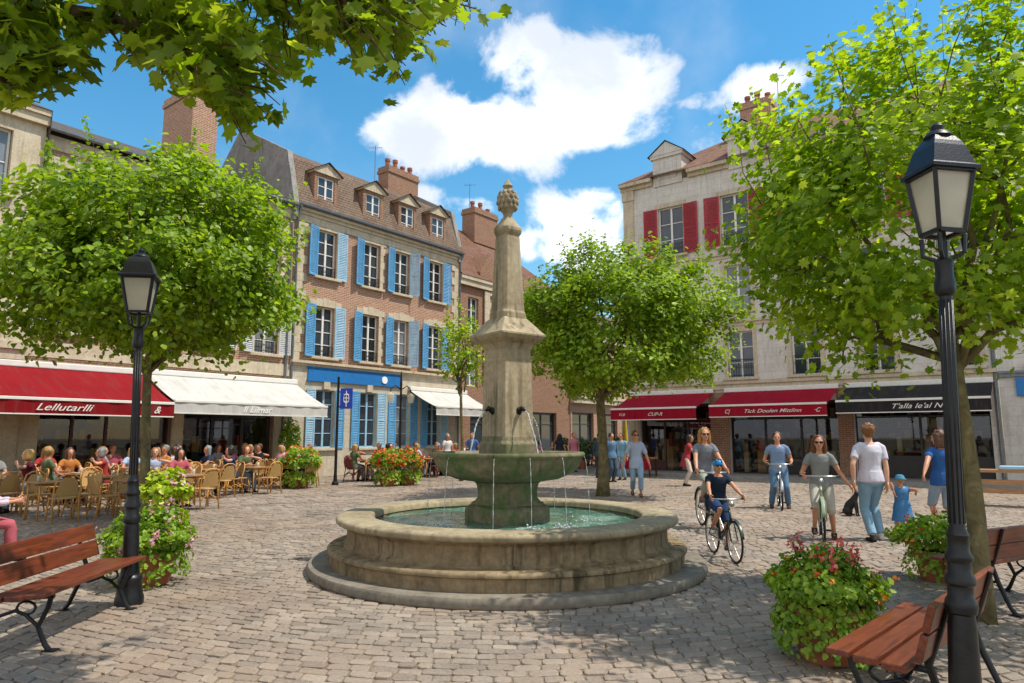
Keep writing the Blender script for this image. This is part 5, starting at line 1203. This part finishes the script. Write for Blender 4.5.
# child cyclist
b2 = (2.86, 9.62, 0); a2 = .06; bicycle('small dark bicycle with the child in blue helmet', b2, a2, .8, 'bikeg')
person('child in blue bicycle helmet and dark shirt cycling beside the fountain', b2, a2, 1.22, pelvis=(0, .2, .74), lean=.22, hands=((-.22, -.19, .83), (.22, -.19, .83)), feet=((-.09, .06, .36), (.09, .04, .09)), shirt='#22303f', trousers='#2c4468', shoes='#8a7a6a', leg=.5, helmet=True, glasses=True, vox=.012, fat=1.1, elbow=((-.5, .5, -1), (.5, .5, -1)), hair='#5a3a22')
b3 = (3.52, 12.55, 0); a3 = .03; bicycle('dark bicycle of the blonde woman behind the child', b3, a3, 1., 'biked')
person('blonde woman in grey shirt and sunglasses cycling behind the child', b3, a3, 1.68, pelvis=(0, .25, .99), lean=.12, hands=((-.27, -.18, 1.03), (.27, -.18, 1.03)), feet=((-.1, .08, .46), (.1, .06, .12)), shirt='#7d7f86', trousers='#9aa08c', shoes='#6a6058', hair='#a8763a', hairlen=.14, leg=.8, fem=True, glasses=True, elbow=((-.4, .5, -1), (.4, .5, -1)))
b4 = (6.12, 16.1, 0); a4 = -.3; bicycle('light bicycle standing with the bearded rider before the wine red awning', b4, a4, 1., 'chrome')
person('rider in blue shirt and jeans standing over a bicycle before the glass shop', (6.12, 16.1, 0), a4, 1.74, pelvis=(0, .05, .9), lean=.08, hands=((-.27, -.15, 1.03), (.27, -.15, 1.03)), feet=((-.18, 0, 0), (.18, 0, 0)), shirt='#7f96b4', trousers='#5f7d98', shoes='#5a4434', hair='#5c4030', elbow=((-.4, .5, -1), (.4, .5, -1)), vox=.013)
wl2 = gp(637, 497)
person('woman in pale blue shirt and jeans walking towards the fountain', (*wl2, 0), -.1, 1.76, pelvis=(0, 0, .94), hands=((-.36, -.02, .86), (.36, -.06, .84)), feet=((-.1, .16, .03), (.1, -.17, 0)), shirt='#aab7cc', trousers='#8fa9be', shoes='#6b4436', hair='#7a5236', fem=True, glasses=True, leg=.86, hem=-.18, sleeve=.85, vox=.013, head=(.2, 0))
x, y = gp(687, 486); person('woman in red dress reaching over the stall by the corner shop', (x, y, 0), 1.2, 1.68, pelvis=(0, 0, .9), lean=.25, hands=((-.2, -.5, 1.0), (.2, -.45, 1.0)), shirt='#b0404a', trousers='#d8c8b8', hair='#4a3020', hairlen=.15, leg=.98, hem=-.3, fem=True, vox=.016)
for i, (px, py, sh_, tr_, hr, lb, r_) in enumerate(((612, 482, '#5f7f9c', '#4a5a6a', '#3a2a20', 'person in blue jacket standing left of the walking woman beside the tree', .5), (622, 480, '#7fa8bc', '#86a8bc', '#50382a', 'person in light turquoise clothes close behind the walking woman', -.6), (600, 478, '#3f4c5c', '#39404a', '#2a2019', 'dark dressed person half hidden by the trunk of the middle tree', 2.6))):
    x, y = gp(px, py); person(lb, (x, y, 0), r_, 1.72, pelvis=(0, 0, .93), shirt=sh_, trousers=tr_, hair=hr, sleeve=1.9, vox=.016)
# ------------------------------------------------------------------ cafe furniture
def chair_proto(mat, seatm):
    t = thing('wicker_chair', 'x', 'chair'); 
    b = MB(); b.tube([(.235*math.cos(a), .02+.225*math.sin(a), .45) for a in np.linspace(0, 2*PI, 19)[:-1]], .016, 6, loop=True); b.lathe([(0, .452), (.2, .455), (.225, .45), (.22, .435), (0, .435)], 18, (0, .02)); b.build('seat', M[seatm], t, smooth=50)
    b = MB(); arc = [(-.2, .12, .02), (-.215, .2, .45), (-.22, .27, .68), (-.17, .31, .84), (-.07, .33, .9), (.07, .33, .9), (.17, .31, .84), (.22, .27, .68), (.215, .2, .45), (.2, .12, .02)]
    arc[0] = (-.22, .28, .0); arc[-1] = (.22, .28, .0); b.tube(arc, .016, 7); b.build('back_frame', M[mat], t, smooth=True)
    b = MB(); n = 6; vs = []
    for j in range(7):
        z = .5+j*.058; w = .2*(1-.05*j) if j < 5 else .2*(1-.05*j-.22*(j-4)*.6); 
        for i in range(n+1): x = -w+2*w*i/n; vs.append((x, .215+(z-.45)*.25+.03*(1-(x/.22)**2), z))
    b.add(vs, [[j*(n+1)+i, j*(n+1)+i+1, (j+1)*(n+1)+i+1, (j+1)*(n+1)+i] for j in range(6) for i in range(n)]); b.build('back_panel', M[seatm], t, smooth=True)
    for s in (-1, 1):
        b = MB(); b.tube([(s*.19, -.15, .45), (s*.205, -.2, .2), (s*.215, -.23, 0)], [.017, .016, .014], 7); b.build('leg', M[mat], t, smooth=True)
    b = MB()
    for s in (-1, 1): b.tube([(s*.2, -.2, .2), (s*.2, .05, .3), (s*.21, .24, .2)], .01, 6)
    b.tube([(-.2, -.2, .22), (0, -.17, .34), (.2, -.2, .22)], .01, 6); b.tube([(-.2, .24, .2), (0, .2, .36), (.2, .24, .2)], .01, 6); b.build('stretcher', M[mat], t, smooth=True)
    return t
def table_proto(square=True):
    t = thing('cafe_table', 'x', 'table'); b = MB(); b.box(-.36, -.36, .71, .36, .36, .74, bev=.012); b.build('tabletop', M['tabletop'], t)
    for sx_ in (-1, 1):
        for sy_ in (-1, 1): b = MB(); b.tube([(sx_*.28, sy_*.28, .71), (sx_*.3, sy_*.3, 0)], .018, 7); b.build('leg', M['rattan'], t, smooth=True)
    b = MB(); b.box(-.28, -.015, .66, .28, .015, .7); b.box(-.015, -.28, .661, .015, .28, .699); b.build('apron', M['rattan'], t)
    return t
glass_m = MB(); glass_m.lathe([(.025, 0), (.032, .01), (.035, .12), (.032, .12), (.028, .015), (0, .012)], 10); glass_me = glass_m.mesh('drinking_glass', M['lglass'], True)
plate_m = MB(); plate_m.lathe([(0, .004), (.07, .004), (.115, .016), (.118, .019), (.07, .009), (0, .009)], 18); plate_me = plate_m.mesh('plate', M['white'], True)
CH = chair_proto('rattan', 'weave'); CR = chair_proto('redwick', 'redwick'); TB = table_proto()
# seated figures: three poses, recoloured
def seat_person(i):
    if i == 0: return person('x', (0, 0, 0), 0, 1.66, pelvis=(0, .04, .56), lean=.1, hands=((-.18, -.36, .78), (.16, -.38, .78)), feet=((-.12, -.42, 0), (.12, -.38, 0)), vox=.02, hairlen=.16, fem=True)
    if i == 1: return person('x', (0, 0, 0), 0, 1.74, pelvis=(0, .06, .56), lean=-.05, hands=((-.2, -.28, .66), (.2, -.3, .66)), feet=((-.14, -.45, 0), (.14, -.4, 0)), vox=.02, head=(.4, 0))
    return person('x', (0, 0, 0), 0, 1.68, pelvis=(0, .04, .56), lean=.18, hands=((-.12, -.34, .8), (.1, -.26, 1.02)), feet=((-.12, -.4, 0), (.1, -.46, 0)), vox=.02, hairlen=.05, head=(-.5, .1))
SP = [seat_person(i) for i in range(3)]
used = set()
def place(proto, loc, rz, label, group, cat=None):
    o = proto if proto.name not in used else copy_tree(proto)
    used.add(proto.name) if o is proto else None
    o.location = loc; o.rotation_euler = (0, 0, rz); o['label'] = label; o['group'] = group
    return o
SHIRTS = [('pink', '#b85a66'), ('pale blue', '#a9bcd6'), ('white', '#ddd8d2'), ('black', '#26262a'), ('red', '#a63a38'), ('grey', '#8a8a88'), ('orange', '#b8763a'), ('navy', '#2e3a5a'), ('rose', '#c48a8c'), ('cream', '#cbbfa4'), ('maroon', '#5e2530'), ('green', '#5c6a4a')]
HAIRS = [('dark haired', '#2a1e18'), ('brown haired', '#5a3a26'), ('blond', '#b08a50'), ('grey haired', '#8f8a84'), ('red haired', '#8a4a26'), ('fair haired', '#9a7446')]
ic = [0]
def seat(loc, rz, where):
    i = ic[0]; ic[0] += 1; p = place(SP[i % 3], loc, rz, '', 'guests seated on the cafe terraces'); sn, sc_ = SHIRTS[(i*5+i//12) % 12]; hn_, hc_ = HAIRS[(i*7+i//6) % 6]
    p['label'] = f'{hn_} guest in {sn} top {where}'
    for c in p.children:
        n = c.name.split('.')[0]
        if n == 'body': c.color = S(('#c48a6a', '#b37a5a', '#cf9a7c')[i % 3])
        elif n == 'shirt': c.color = S(sc_)
        elif n == 'hair': c.color = S(hc_)
        elif n == 'trousers': c.color = S(('#39445a', '#6a6a66', '#7d8fa0', '#2c2a2a')[i % 4])
NUM = ['nearest', 'second nearest', 'third nearest', 'fourth nearest', 'fifth nearest', 'sixth nearest', 'seventh nearest', 'eighth nearest', 'ninth nearest', 'tenth nearest', 'eleventh nearest', 'twelfth nearest', 'thirteenth nearest', 'fourteenth nearest', 'fifteenth nearest', 'sixteenth nearest', 'seventeenth nearest', 'eighteenth nearest', 'nineteenth nearest', 'twentieth nearest', 'twenty first nearest']
rt = random.Random(3)
# tables of the rattan terrace: (distance t along the facade, distance off the facade), chairs and people by side
TT = [(-10.6, 7.6), (-9.1, 6.6), (-7.5, 5.9), (-10.9, 5.6), (-9.0, 4.6), (-7.3, 4.1), (-10.7, 3.5), (-8.9, 2.7), (-7.0, 2.3), (-5.9, 5.2), (-4.4, 5.0), (-5.5, 3.3), (-3.8, 3.2), (-5.2, 1.6), (-3.3, 1.5), (-2.4, 4.0), (-2.2, 2.0), (-9.3, 8.4), (-7.7, 7.5), (-12.3, 6.2), (-12.4, 4.4)]
order = sorted(range(len(TT)), key=lambda i: (L0+Ld*TT[i][0]+Ln*TT[i][1]).length)
SIDES = {'fountain side': (0, -1, PI), 'wall side': (0, 1, 0), 'left side': (-1, 0, -PI/2), 'right side': (1, 0, PI/2)}
for rank, i in enumerate(order):
    tt, off = TT[i]; p = L0+Ld*tt+Ln*off; a = LA+rt.uniform(-.08, .08); nm = ''
    place(TB, (p.x, p.y, 0), a, f'{NUM[rank]} honey coloured square cafe table on the left terrace', 'square tables of the left terrace')
    tx = Vector((math.cos(a), math.sin(a), 0)); ty = Vector((-tx.y, tx.x, 0))
    if rank % 3 != 1: tag(link('plate', plate_me, None, (p.x-tx.x*.1-ty.x*.14, p.y-tx.y*.1-ty.y*.14, .741)), f'white plate on the {NUM[rank]} left terrace table', 'plate', 'plates on the left terrace')
    for q in range(2 if rank % 2 else 1):
        g = link('drinking_glass', glass_me, None, (p.x+tx.x*(.12-q*.3)+ty.x*.1, p.y+tx.y*(.12-q*.3)+ty.y*.1, .741)); tag(g, f'small drinking glass {("standing alone", "beside another glass")[q] if rank % 2 == 0 else ("right", "left")[q]+" of a pair"} on the {NUM[rank]} left terrace table', 'glass', 'glasses on the left terrace')
    for k, (sn, (sx_, sy_, da)) in enumerate(SIDES.items()):
        if k >= 2 and (rank+k) % 3 == 0: continue
        d = .56 if k else .62; c = p+tx*sx_*d+ty*sy_*d
        # local -y is the way the sitter looks
        rz = a+{0: PI, 1: 0, 2: PI/2, 3: -PI/2}[k]+rt.uniform(-.15, .15)
        place(CH, (c.x, c.y, 0), rz, f'honey wicker chair at the {sn} of the {NUM[rank]} left terrace table', 'honey wicker chairs of the left terrace')
        if rank > 4 and k != 0 and rt.random() < .85 or (k == 1 and rank in (3, 9)): seat((c.x, c.y, 0), rz, f'at {sn}, {NUM[rank]} left table')
# dark red terrace in front of the blue house
RT = [(1.1, 3.4), (2.6, 3.6), (4.2, 3.5), (5.6, 3.3), (8.0, 3.0), (9.4, 2.9), (10.9, 2.6)]
RN = ['first', 'second', 'third', 'fourth', 'fifth', 'sixth', 'seventh']
for i, (tt, off) in enumerate(RT):
    p = L0+Ld*tt+Ln*off; a = LA+rt.uniform(-.1, .1); place(TB, (p.x, p.y, 0), a, f'{RN[i]} cafe table from the left before the blue shuttered house', 'tables before the blue shuttered house')
    tx = Vector((math.cos(a), math.sin(a), 0)); ty = Vector((-tx.y, tx.x, 0))
    for k, (sn, (sx_, sy_, da)) in enumerate(SIDES.items()):
        c = p+tx*sx_*.6+ty*sy_*.6; rz = a+{0: PI, 1: 0, 2: PI/2, 3: -PI/2}[k]+rt.uniform(-.15, .15)
        place(CR if (i+k) % 3 else CH, (c.x, c.y, 0), rz, f'{"dark red" if (i+k) % 3 else "honey coloured"} chair on {sn} of {RN[i]} blue house table from left', 'chairs before the blue shuttered house')
        if rt.random() < (.6 if i < 4 else .85) and k != 0 or (k == 0 and i > 3): seat((c.x, c.y, 0), rz, f'at {sn}, {RN[i]} blue house table from left')
# seated figure at the left edge, tables further down the side street
x, y = -6.95, 9.25; place(CH, (x, y, 0), 2.2, 'honey wicker chair of the person in pink blouse at the left edge', 'honey wicker chairs of the left terrace')
person('person in white and pink blouse seated behind the left bench, back turned', (x, y, 0), 2.2, 1.52, pelvis=(0, .04, .56), lean=.15, hands=((-.18, -.36, .78), (.16, -.38, .78)), feet=((-.12, -.42, 0), (.12, -.38, 0)), shirt='#d6c0cc', trousers='#b05a62', hair='#7a4a34', hairlen=.1, sleeve=1.6, vox=.013)
ST = [(13.2, 3.2), (15.2, 3.0), (17.4, 2.8), (19.6, 2.8)]
for i, (tt, off) in enumerate(ST):
    p = L0+Ld*tt+Ln*off; place(TB, (p.x, p.y, 0), LA, f'{("first", "second", "third", "fourth")[i]} side street cafe table counted from the fountain', 'side street cafe tables')
    for k, (sn, (sx_, sy_, da)) in enumerate(SIDES.items()):
        tx = Ld; ty = -Ln; c = p+tx*sx_*.6+ty*sy_*.6; rz = LA+{0: PI, 1: 0, 2: PI/2, 3: -PI/2}[k]
        place(CR, (c.x, c.y, 0), rz, f'dark chair on the {sn} of the {("first", "second", "third", "fourth")[i]} side street table', 'side street cafe chairs')
        if rt.random() < .75: seat((c.x, c.y, 0), rz, f'at {sn}, {("first", "second", "third", "fourth")[i]} side street table')
for i, (tt, off) in enumerate(((14.2, 4.6), (16.3, 4.4), (18.6, 4.3), (12.2, 4.8))):
    p = L0+Ld*tt+Ln*off; rng = np.random.default_rng(700+i); t = thing('potted_shrub', f'{("second", "third", "fourth", "first")[i]} dark green potted shrub along the side street terrace', 'plant', (p.x, p.y, 0), 0, 'potted shrubs in the side street')
    b = MB(); b.lathe([(.2, .004), (.28, .45), (.25, .45), (.22, .4)], 14); b.build('pot', M['terra'], t, smooth=35)
    d = rdir(500); P = d*rng.uniform(.3, 1, (500, 1))**.5*np.array([.5, .5, .6])+np.array([0, 0, 1.0]); leaves('foliage', P, d+rng.normal(size=(500, 3))*.5, rng.uniform(.09, .18, 500), LT_QUAD, M['leafD'], t)
# stall table, bag, dog, counter
def stall():
    p = R0+Rd*(-3.1)+Rn*3.6; t = thing('shop_stall', 'red clothed stall table in front of the corner shop', 'stall', (p.x, p.y, 0), RA)
    b = MB(); b.box(-.9, -.35, .72, .9, .35, .78); b.build('tabletop', M['tabletop'], t)
    b = MB(); b.box(-.92, -.37, .3, .92, -.352, .785); b.build('cloth_front', M['awnwine'], t)
    for s in (-1, 1):
        for u in (-1, 1): b = MB(); b.bar((s*.85, u*.3, 0), (s*.85, u*.3, .72), .05); b.build('leg', M['brown'], t)
stall()
def dog(label, loc, rz):
    t = thing('dog', label, 'dog', (loc[0], loc[1], 0), rz); b = MB()
    b.tube([(0, .1, .12), (0, .05, .22), (0, -.04, .33), (0, -.08, .42)], [(.075, .09), (.085, .095), (.07, .075), (.045, .05)], 12); b.ball((0, -.11, .46), (.05, .065, .05), 12, 8); b.tube([(0, -.15, .45), (0, -.215, .435)], [.03, .02], 8)
    for s in (-1, 1):
        b.tube([(s*.05, -.06, .3), (s*.055, -.08, .16), (s*.055, -.09, .02)], [.035, .024, .018], 8); b.tube([(s*.055, -.085, .012), (s*.055, -.125, .012)], [.02, .016], 8)
        b.ball((s*.085, .1, .1), (.045, .08, .075), 10, 7); b.tube([(s*.09, .1, .03), (s*.09, -.02, .018)], [.022, .02], 8); b.tube([(s*.035, -.09, .49), (s*.05, -.075, .55)], [.02, .006], 6)
    b.tube([(0, .17, .06), (0, .26, .04), (.03, .34, .03)], [.02, .015, .008], 7)
    o = link('body', remesh(b, 'body', M['hair'], .012, 2), t); o.color = S('#1d1b1a')
    e = MB()
    for s in (-1, 1): e.ball((s*.025, -.16, .475), .007, 6, 4)
    e.build('eyes', M['eye'], t, smooth=True)
dog('small black dog sitting between the woman on the bicycle and the man', gp(853, 516), .8)
def bag():
    x, y = -.06+.62, 12.6; t = thing('backpack', 'black backpack standing on the setts behind the fountain stem', 'bag', (x, y, 0), .4); b = MB(); b.box(-.25, -.16, 0, .25, .16, .46, bev=.13); o = b.build('bag_body', M['black'], t, smooth=True)
    b = MB(); b.box(-.15, -.21, .05, .15, -.15, .24, bev=.03); b.build('front_pocket', M['black'], t, smooth=True); b = MB(); b.tube([(-.06, 0, .44), (-.05, 0, .52), (.05, 0, .52), (.06, 0, .44)], .012, 6); b.build('handle', M['black'], t, smooth=True)
bag()
def counter():
    x, y = gp(1008, 506); t = thing('wooden_stand', 'slatted wooden stand with blue cloth at the right edge before the blue fascia', 'stand', (x, y, 0), RA)
    b = MB(); b.box(-.9, -.35, .78, .9, .35, .84); b.build('board', M['tabletop'], t)
    for z in (.3, .5): b = MB(); b.box(-.8, -.3, z, .8, -.27, z+.12); b.build('slat', M['tabletop'], t)
    for s in (-1, 1):
        for u in (-1, 1): b = MB(); b.bar((s*.8, u*.24, 0), (s*.8, u*.24, .78), .06); b.build('leg', M['tabletop'], t)
    c = MB(); c.box(-.1, -.25, .845, .6, .25, .93, bev=.03); o = c.build('folded_cloth', M['bluep']); o.location = (x, y, 0); o.rotation_euler = (0, 0, RA); tag(o, 'folded blue cloth lying on the wooden stand at the right edge', 'cloth')
counter()

for i, (tt, off) in enumerate(((18.2, 3.4), (21.5, 3.2))):
    p = L0+Ld*tt+Ln*off; t = thing('closed_parasol', ('nearer', 'farther')[i]+' folded yellow parasol on the side street terrace', 'parasol', (p.x, p.y, 0), 0, 'folded yellow parasols')
    b = MB(); b.tube([(0, 0, 0), (0, 0, 3.0)], .03, 8); b.build('pole', M['tabletop'], t); b = MB(); b.lathe([(.25, .0), (.25, .05), (.06, .08)], 14); b.build('base', M['iron'], t)
    b = MB(); n = 16; vs = []; prof = [(.05, 2.95), (.1, 2.7), (.14, 2.2), (.17, 1.7), (.2, 1.25)]
    for r, z in prof:
        for k in range(n): a = 2*PI*k/n; q = r*(1 if k % 2 else .6); vs.append((q*math.cos(a), q*math.sin(a), z))
    b.add(vs, [[j*n+k, j*n+(k+1) % n, (j+1)*n+(k+1) % n, (j+1)*n+k] for j in range(4) for k in range(n)]); o = b.build('folded_canopy', M['cloth'], t, smooth=True); o.color = S('#c9a83a')

# strollers in the side street and by the small white awning
WP = [person('x', (0, 0, 0), 0, 1.7, pelvis=(0, 0, .93), feet=((-.1, .16, .02), (.1, -.16, 0)), vox=.02, hairlen=.14, fem=True), person('x', (0, 0, 0), 0, 1.78, pelvis=(0, 0, .94), hands=((-.27, -.12, .86), (.25, .05, .86)), vox=.02)]
for i, (px, py, rz, lb, sc_, hc_, tc_) in enumerate(((560, 471, 2.8, 'stroller in dark jacket in the side street, back turned', '#2c3038', '#2a1e18', '#3a3a40'), (574, 472, .2, 'stroller in rose top nearest the trunk of the middle tree', '#b8707a', '#8a5a34', '#8a98a8'),
        (447, 476, .6, 'person in pale top standing under the small white awning', '#dcd8d4', '#7a7a78', '#5a6a80'), (472, 477, -.4, 'person in blue top standing between small awning and obelisk', '#4a6ea8', '#4a3020', '#a8a090'), (484, 475, 2.6, 'person in red top standing behind the fountain column', '#a83a3c', '#3a2820', '#3c4658'))):
    p = WP[i % 2]; x, y = gp(px, py); o = place(p, (x, y, 0), rz, lb, 'strollers in the background')
    for c in o.children:
        n = c.name.split('.')[0]
        if n == 'body': c.color = S('#c48a6a')
        elif n in ('shirt', 'hair', 'trousers'): c.color = S({'shirt': sc_, 'hair': hc_, 'trousers': tc_}[n])
# ------------------------------------------------------------------ sky, sun, camera
SUN_EL = R(61); sx, sy = .995, -.1
w = bpy.data.worlds.new('World'); scene.world = w; w.use_nodes = True; t = w.node_tree; bg = t.nodes['Background']
def N(typ, **kw):
    nd = t.nodes.new(typ); ins = kw.pop('ins', {})
    for k, v in kw.items(): setattr(nd, k, v)
    for k, v in ins.items():
        if hasattr(v, 'is_output'): t.links.new(v, nd.inputs[k])
        else: nd.inputs[k].default_value = v
    return nd
def mth(op, a, b=0., c=0.): return N('ShaderNodeMath', operation=op, ins={0: a, 1: b, 2: c}).outputs[0]
sky = N('ShaderNodeTexSky', sky_type='NISHITA', sun_disc=False, sun_elevation=SUN_EL, sun_rotation=math.atan2(sx, sy), air_density=1.2, dust_density=.3, ozone_density=2.2)
tc = N('ShaderNodeTexCoord').outputs['Generated']
def vec(px, py): return Vector(ray(px, py)).normalized()
nz = N('ShaderNodeTexNoise', ins={'Vector': tc, 'Scale': 6., 'Detail': 12., 'Roughness': .6, 'Distortion': .3}).outputs['Fac']
nz2 = N('ShaderNodeTexNoise', ins={'Vector': tc, 'Scale': 2.6, 'Detail': 6., 'Roughness': .55}).outputs['Fac']
clouds = [(505, 128, 120, 42, 1), (590, 92, 85, 44, 1), (520, 62, 42, 40, 1), (430, 132, 75, 30, .9), (575, 130, 95, 30, 1), (655, 78, 30, 34, .7),
          (580, 226, 62, 36, 1), (545, 245, 55, 26, 1), (600, 205, 38, 24, 1), (610, 262, 60, 30, 1), (760, 84, 42, 24, .85), (705, 100, 45, 14, .5), (470, 205, 50, 12, .45), (430, 195, 30, 8, .35), (690, 150, 40, 12, .3),
          (1250, 60, 160, 60, 1), (1500, 250, 200, 90, 1), (-500, 200, 220, 80, 1)]
acc = None; low = None
for px, py, rx, ry, st in clouds:
    c = vec(px, py); e1 = Vector((c.y, -c.x, 0)).normalized(); e2 = e1.cross(c)
    k = c.length
    d0 = N('ShaderNodeVectorMath', operation='DOT_PRODUCT', ins={0: tc, 1: tuple(c)}).outputs['Value']
    sc = Vector(ray(px, py)).length
    a = N('ShaderNodeVectorMath', operation='DOT_PRODUCT', ins={0: tc, 1: tuple(e1*(690/rx*sc))}).outputs['Value']
    b = N('ShaderNodeVectorMath', operation='DOT_PRODUCT', ins={0: tc, 1: tuple(e2*(690/ry*sc))}).outputs['Value']
    r = mth('SQRT', mth('ADD', mth('MULTIPLY', a, a), mth('MULTIPLY', b, b)))
    v = mth('MULTIPLY', mth('SUBTRACT', 1.35, r), mth('GREATER_THAN', d0, 0.)); v = mth('MINIMUM', v, .9)
    v = mth('MULTIPLY', v, st); lo = mth('MULTIPLY', v, mth('MULTIPLY_ADD', b, -.5, .5))
    acc = v if acc is None else N('ShaderNodeMath', operation='SMOOTH_MAX', ins={0: acc, 1: v, 2: .15}).outputs[0]
back = mth('MULTIPLY', N('ShaderNodeVectorMath', operation='DOT_PRODUCT', ins={0: tc, 1: (-.35, -1., .25)}).outputs['Value'], 1.2)      # bright cloud cover added behind the viewer, unseen, as fill light
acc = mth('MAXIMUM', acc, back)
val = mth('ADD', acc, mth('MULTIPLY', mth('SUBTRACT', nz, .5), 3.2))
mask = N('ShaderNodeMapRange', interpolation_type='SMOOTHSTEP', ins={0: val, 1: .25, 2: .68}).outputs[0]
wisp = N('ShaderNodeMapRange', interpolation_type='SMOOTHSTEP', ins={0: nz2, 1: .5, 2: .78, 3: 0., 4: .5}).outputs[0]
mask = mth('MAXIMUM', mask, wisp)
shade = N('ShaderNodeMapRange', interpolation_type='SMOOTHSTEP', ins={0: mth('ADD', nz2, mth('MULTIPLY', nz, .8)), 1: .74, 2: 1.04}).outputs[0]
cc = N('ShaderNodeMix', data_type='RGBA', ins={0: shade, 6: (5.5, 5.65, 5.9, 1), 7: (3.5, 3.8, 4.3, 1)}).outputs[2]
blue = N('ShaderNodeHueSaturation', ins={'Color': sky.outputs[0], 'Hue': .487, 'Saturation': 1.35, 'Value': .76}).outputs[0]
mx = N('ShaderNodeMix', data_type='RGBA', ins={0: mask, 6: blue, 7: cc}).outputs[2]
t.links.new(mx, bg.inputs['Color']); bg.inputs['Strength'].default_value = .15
su = bpy.data.lights.new('sun', 'SUN'); su.energy = 3.2; su.angle = R(.53); su.color = (1, .94, .84)
so = bpy.data.objects.new('sun', su); C.objects.link(so)
dirv = Vector((sx*math.cos(SUN_EL), sy*math.cos(SUN_EL), math.sin(SUN_EL))); so.rotation_euler = dirv.to_track_quat('Z', 'Y').to_euler(); so.location = (20, 4, 30)
cam = bpy.data.cameras.new('camera'); cam.lens = F/1024*36; cam.sensor_width = 36; cam.clip_end = 2000; cam.clip_start = .05
co_ = bpy.data.objects.new('camera', cam); C.objects.link(co_); co_.location = (0, 0, H); co_.rotation_euler = (PI/2+PIT, 0, 0); scene.camera = co_
scene.view_settings.view_transform = 'Standard'; scene.view_settings.look = 'None'; scene.view_settings.gamma = 1; scene.view_settings.exposure = .68
scene.cycles.max_bounces = 6; scene.cycles.transparent_max_bounces = 6; scene.cycles.caustics_reflective = False; scene.cycles.caustics_refractive = False
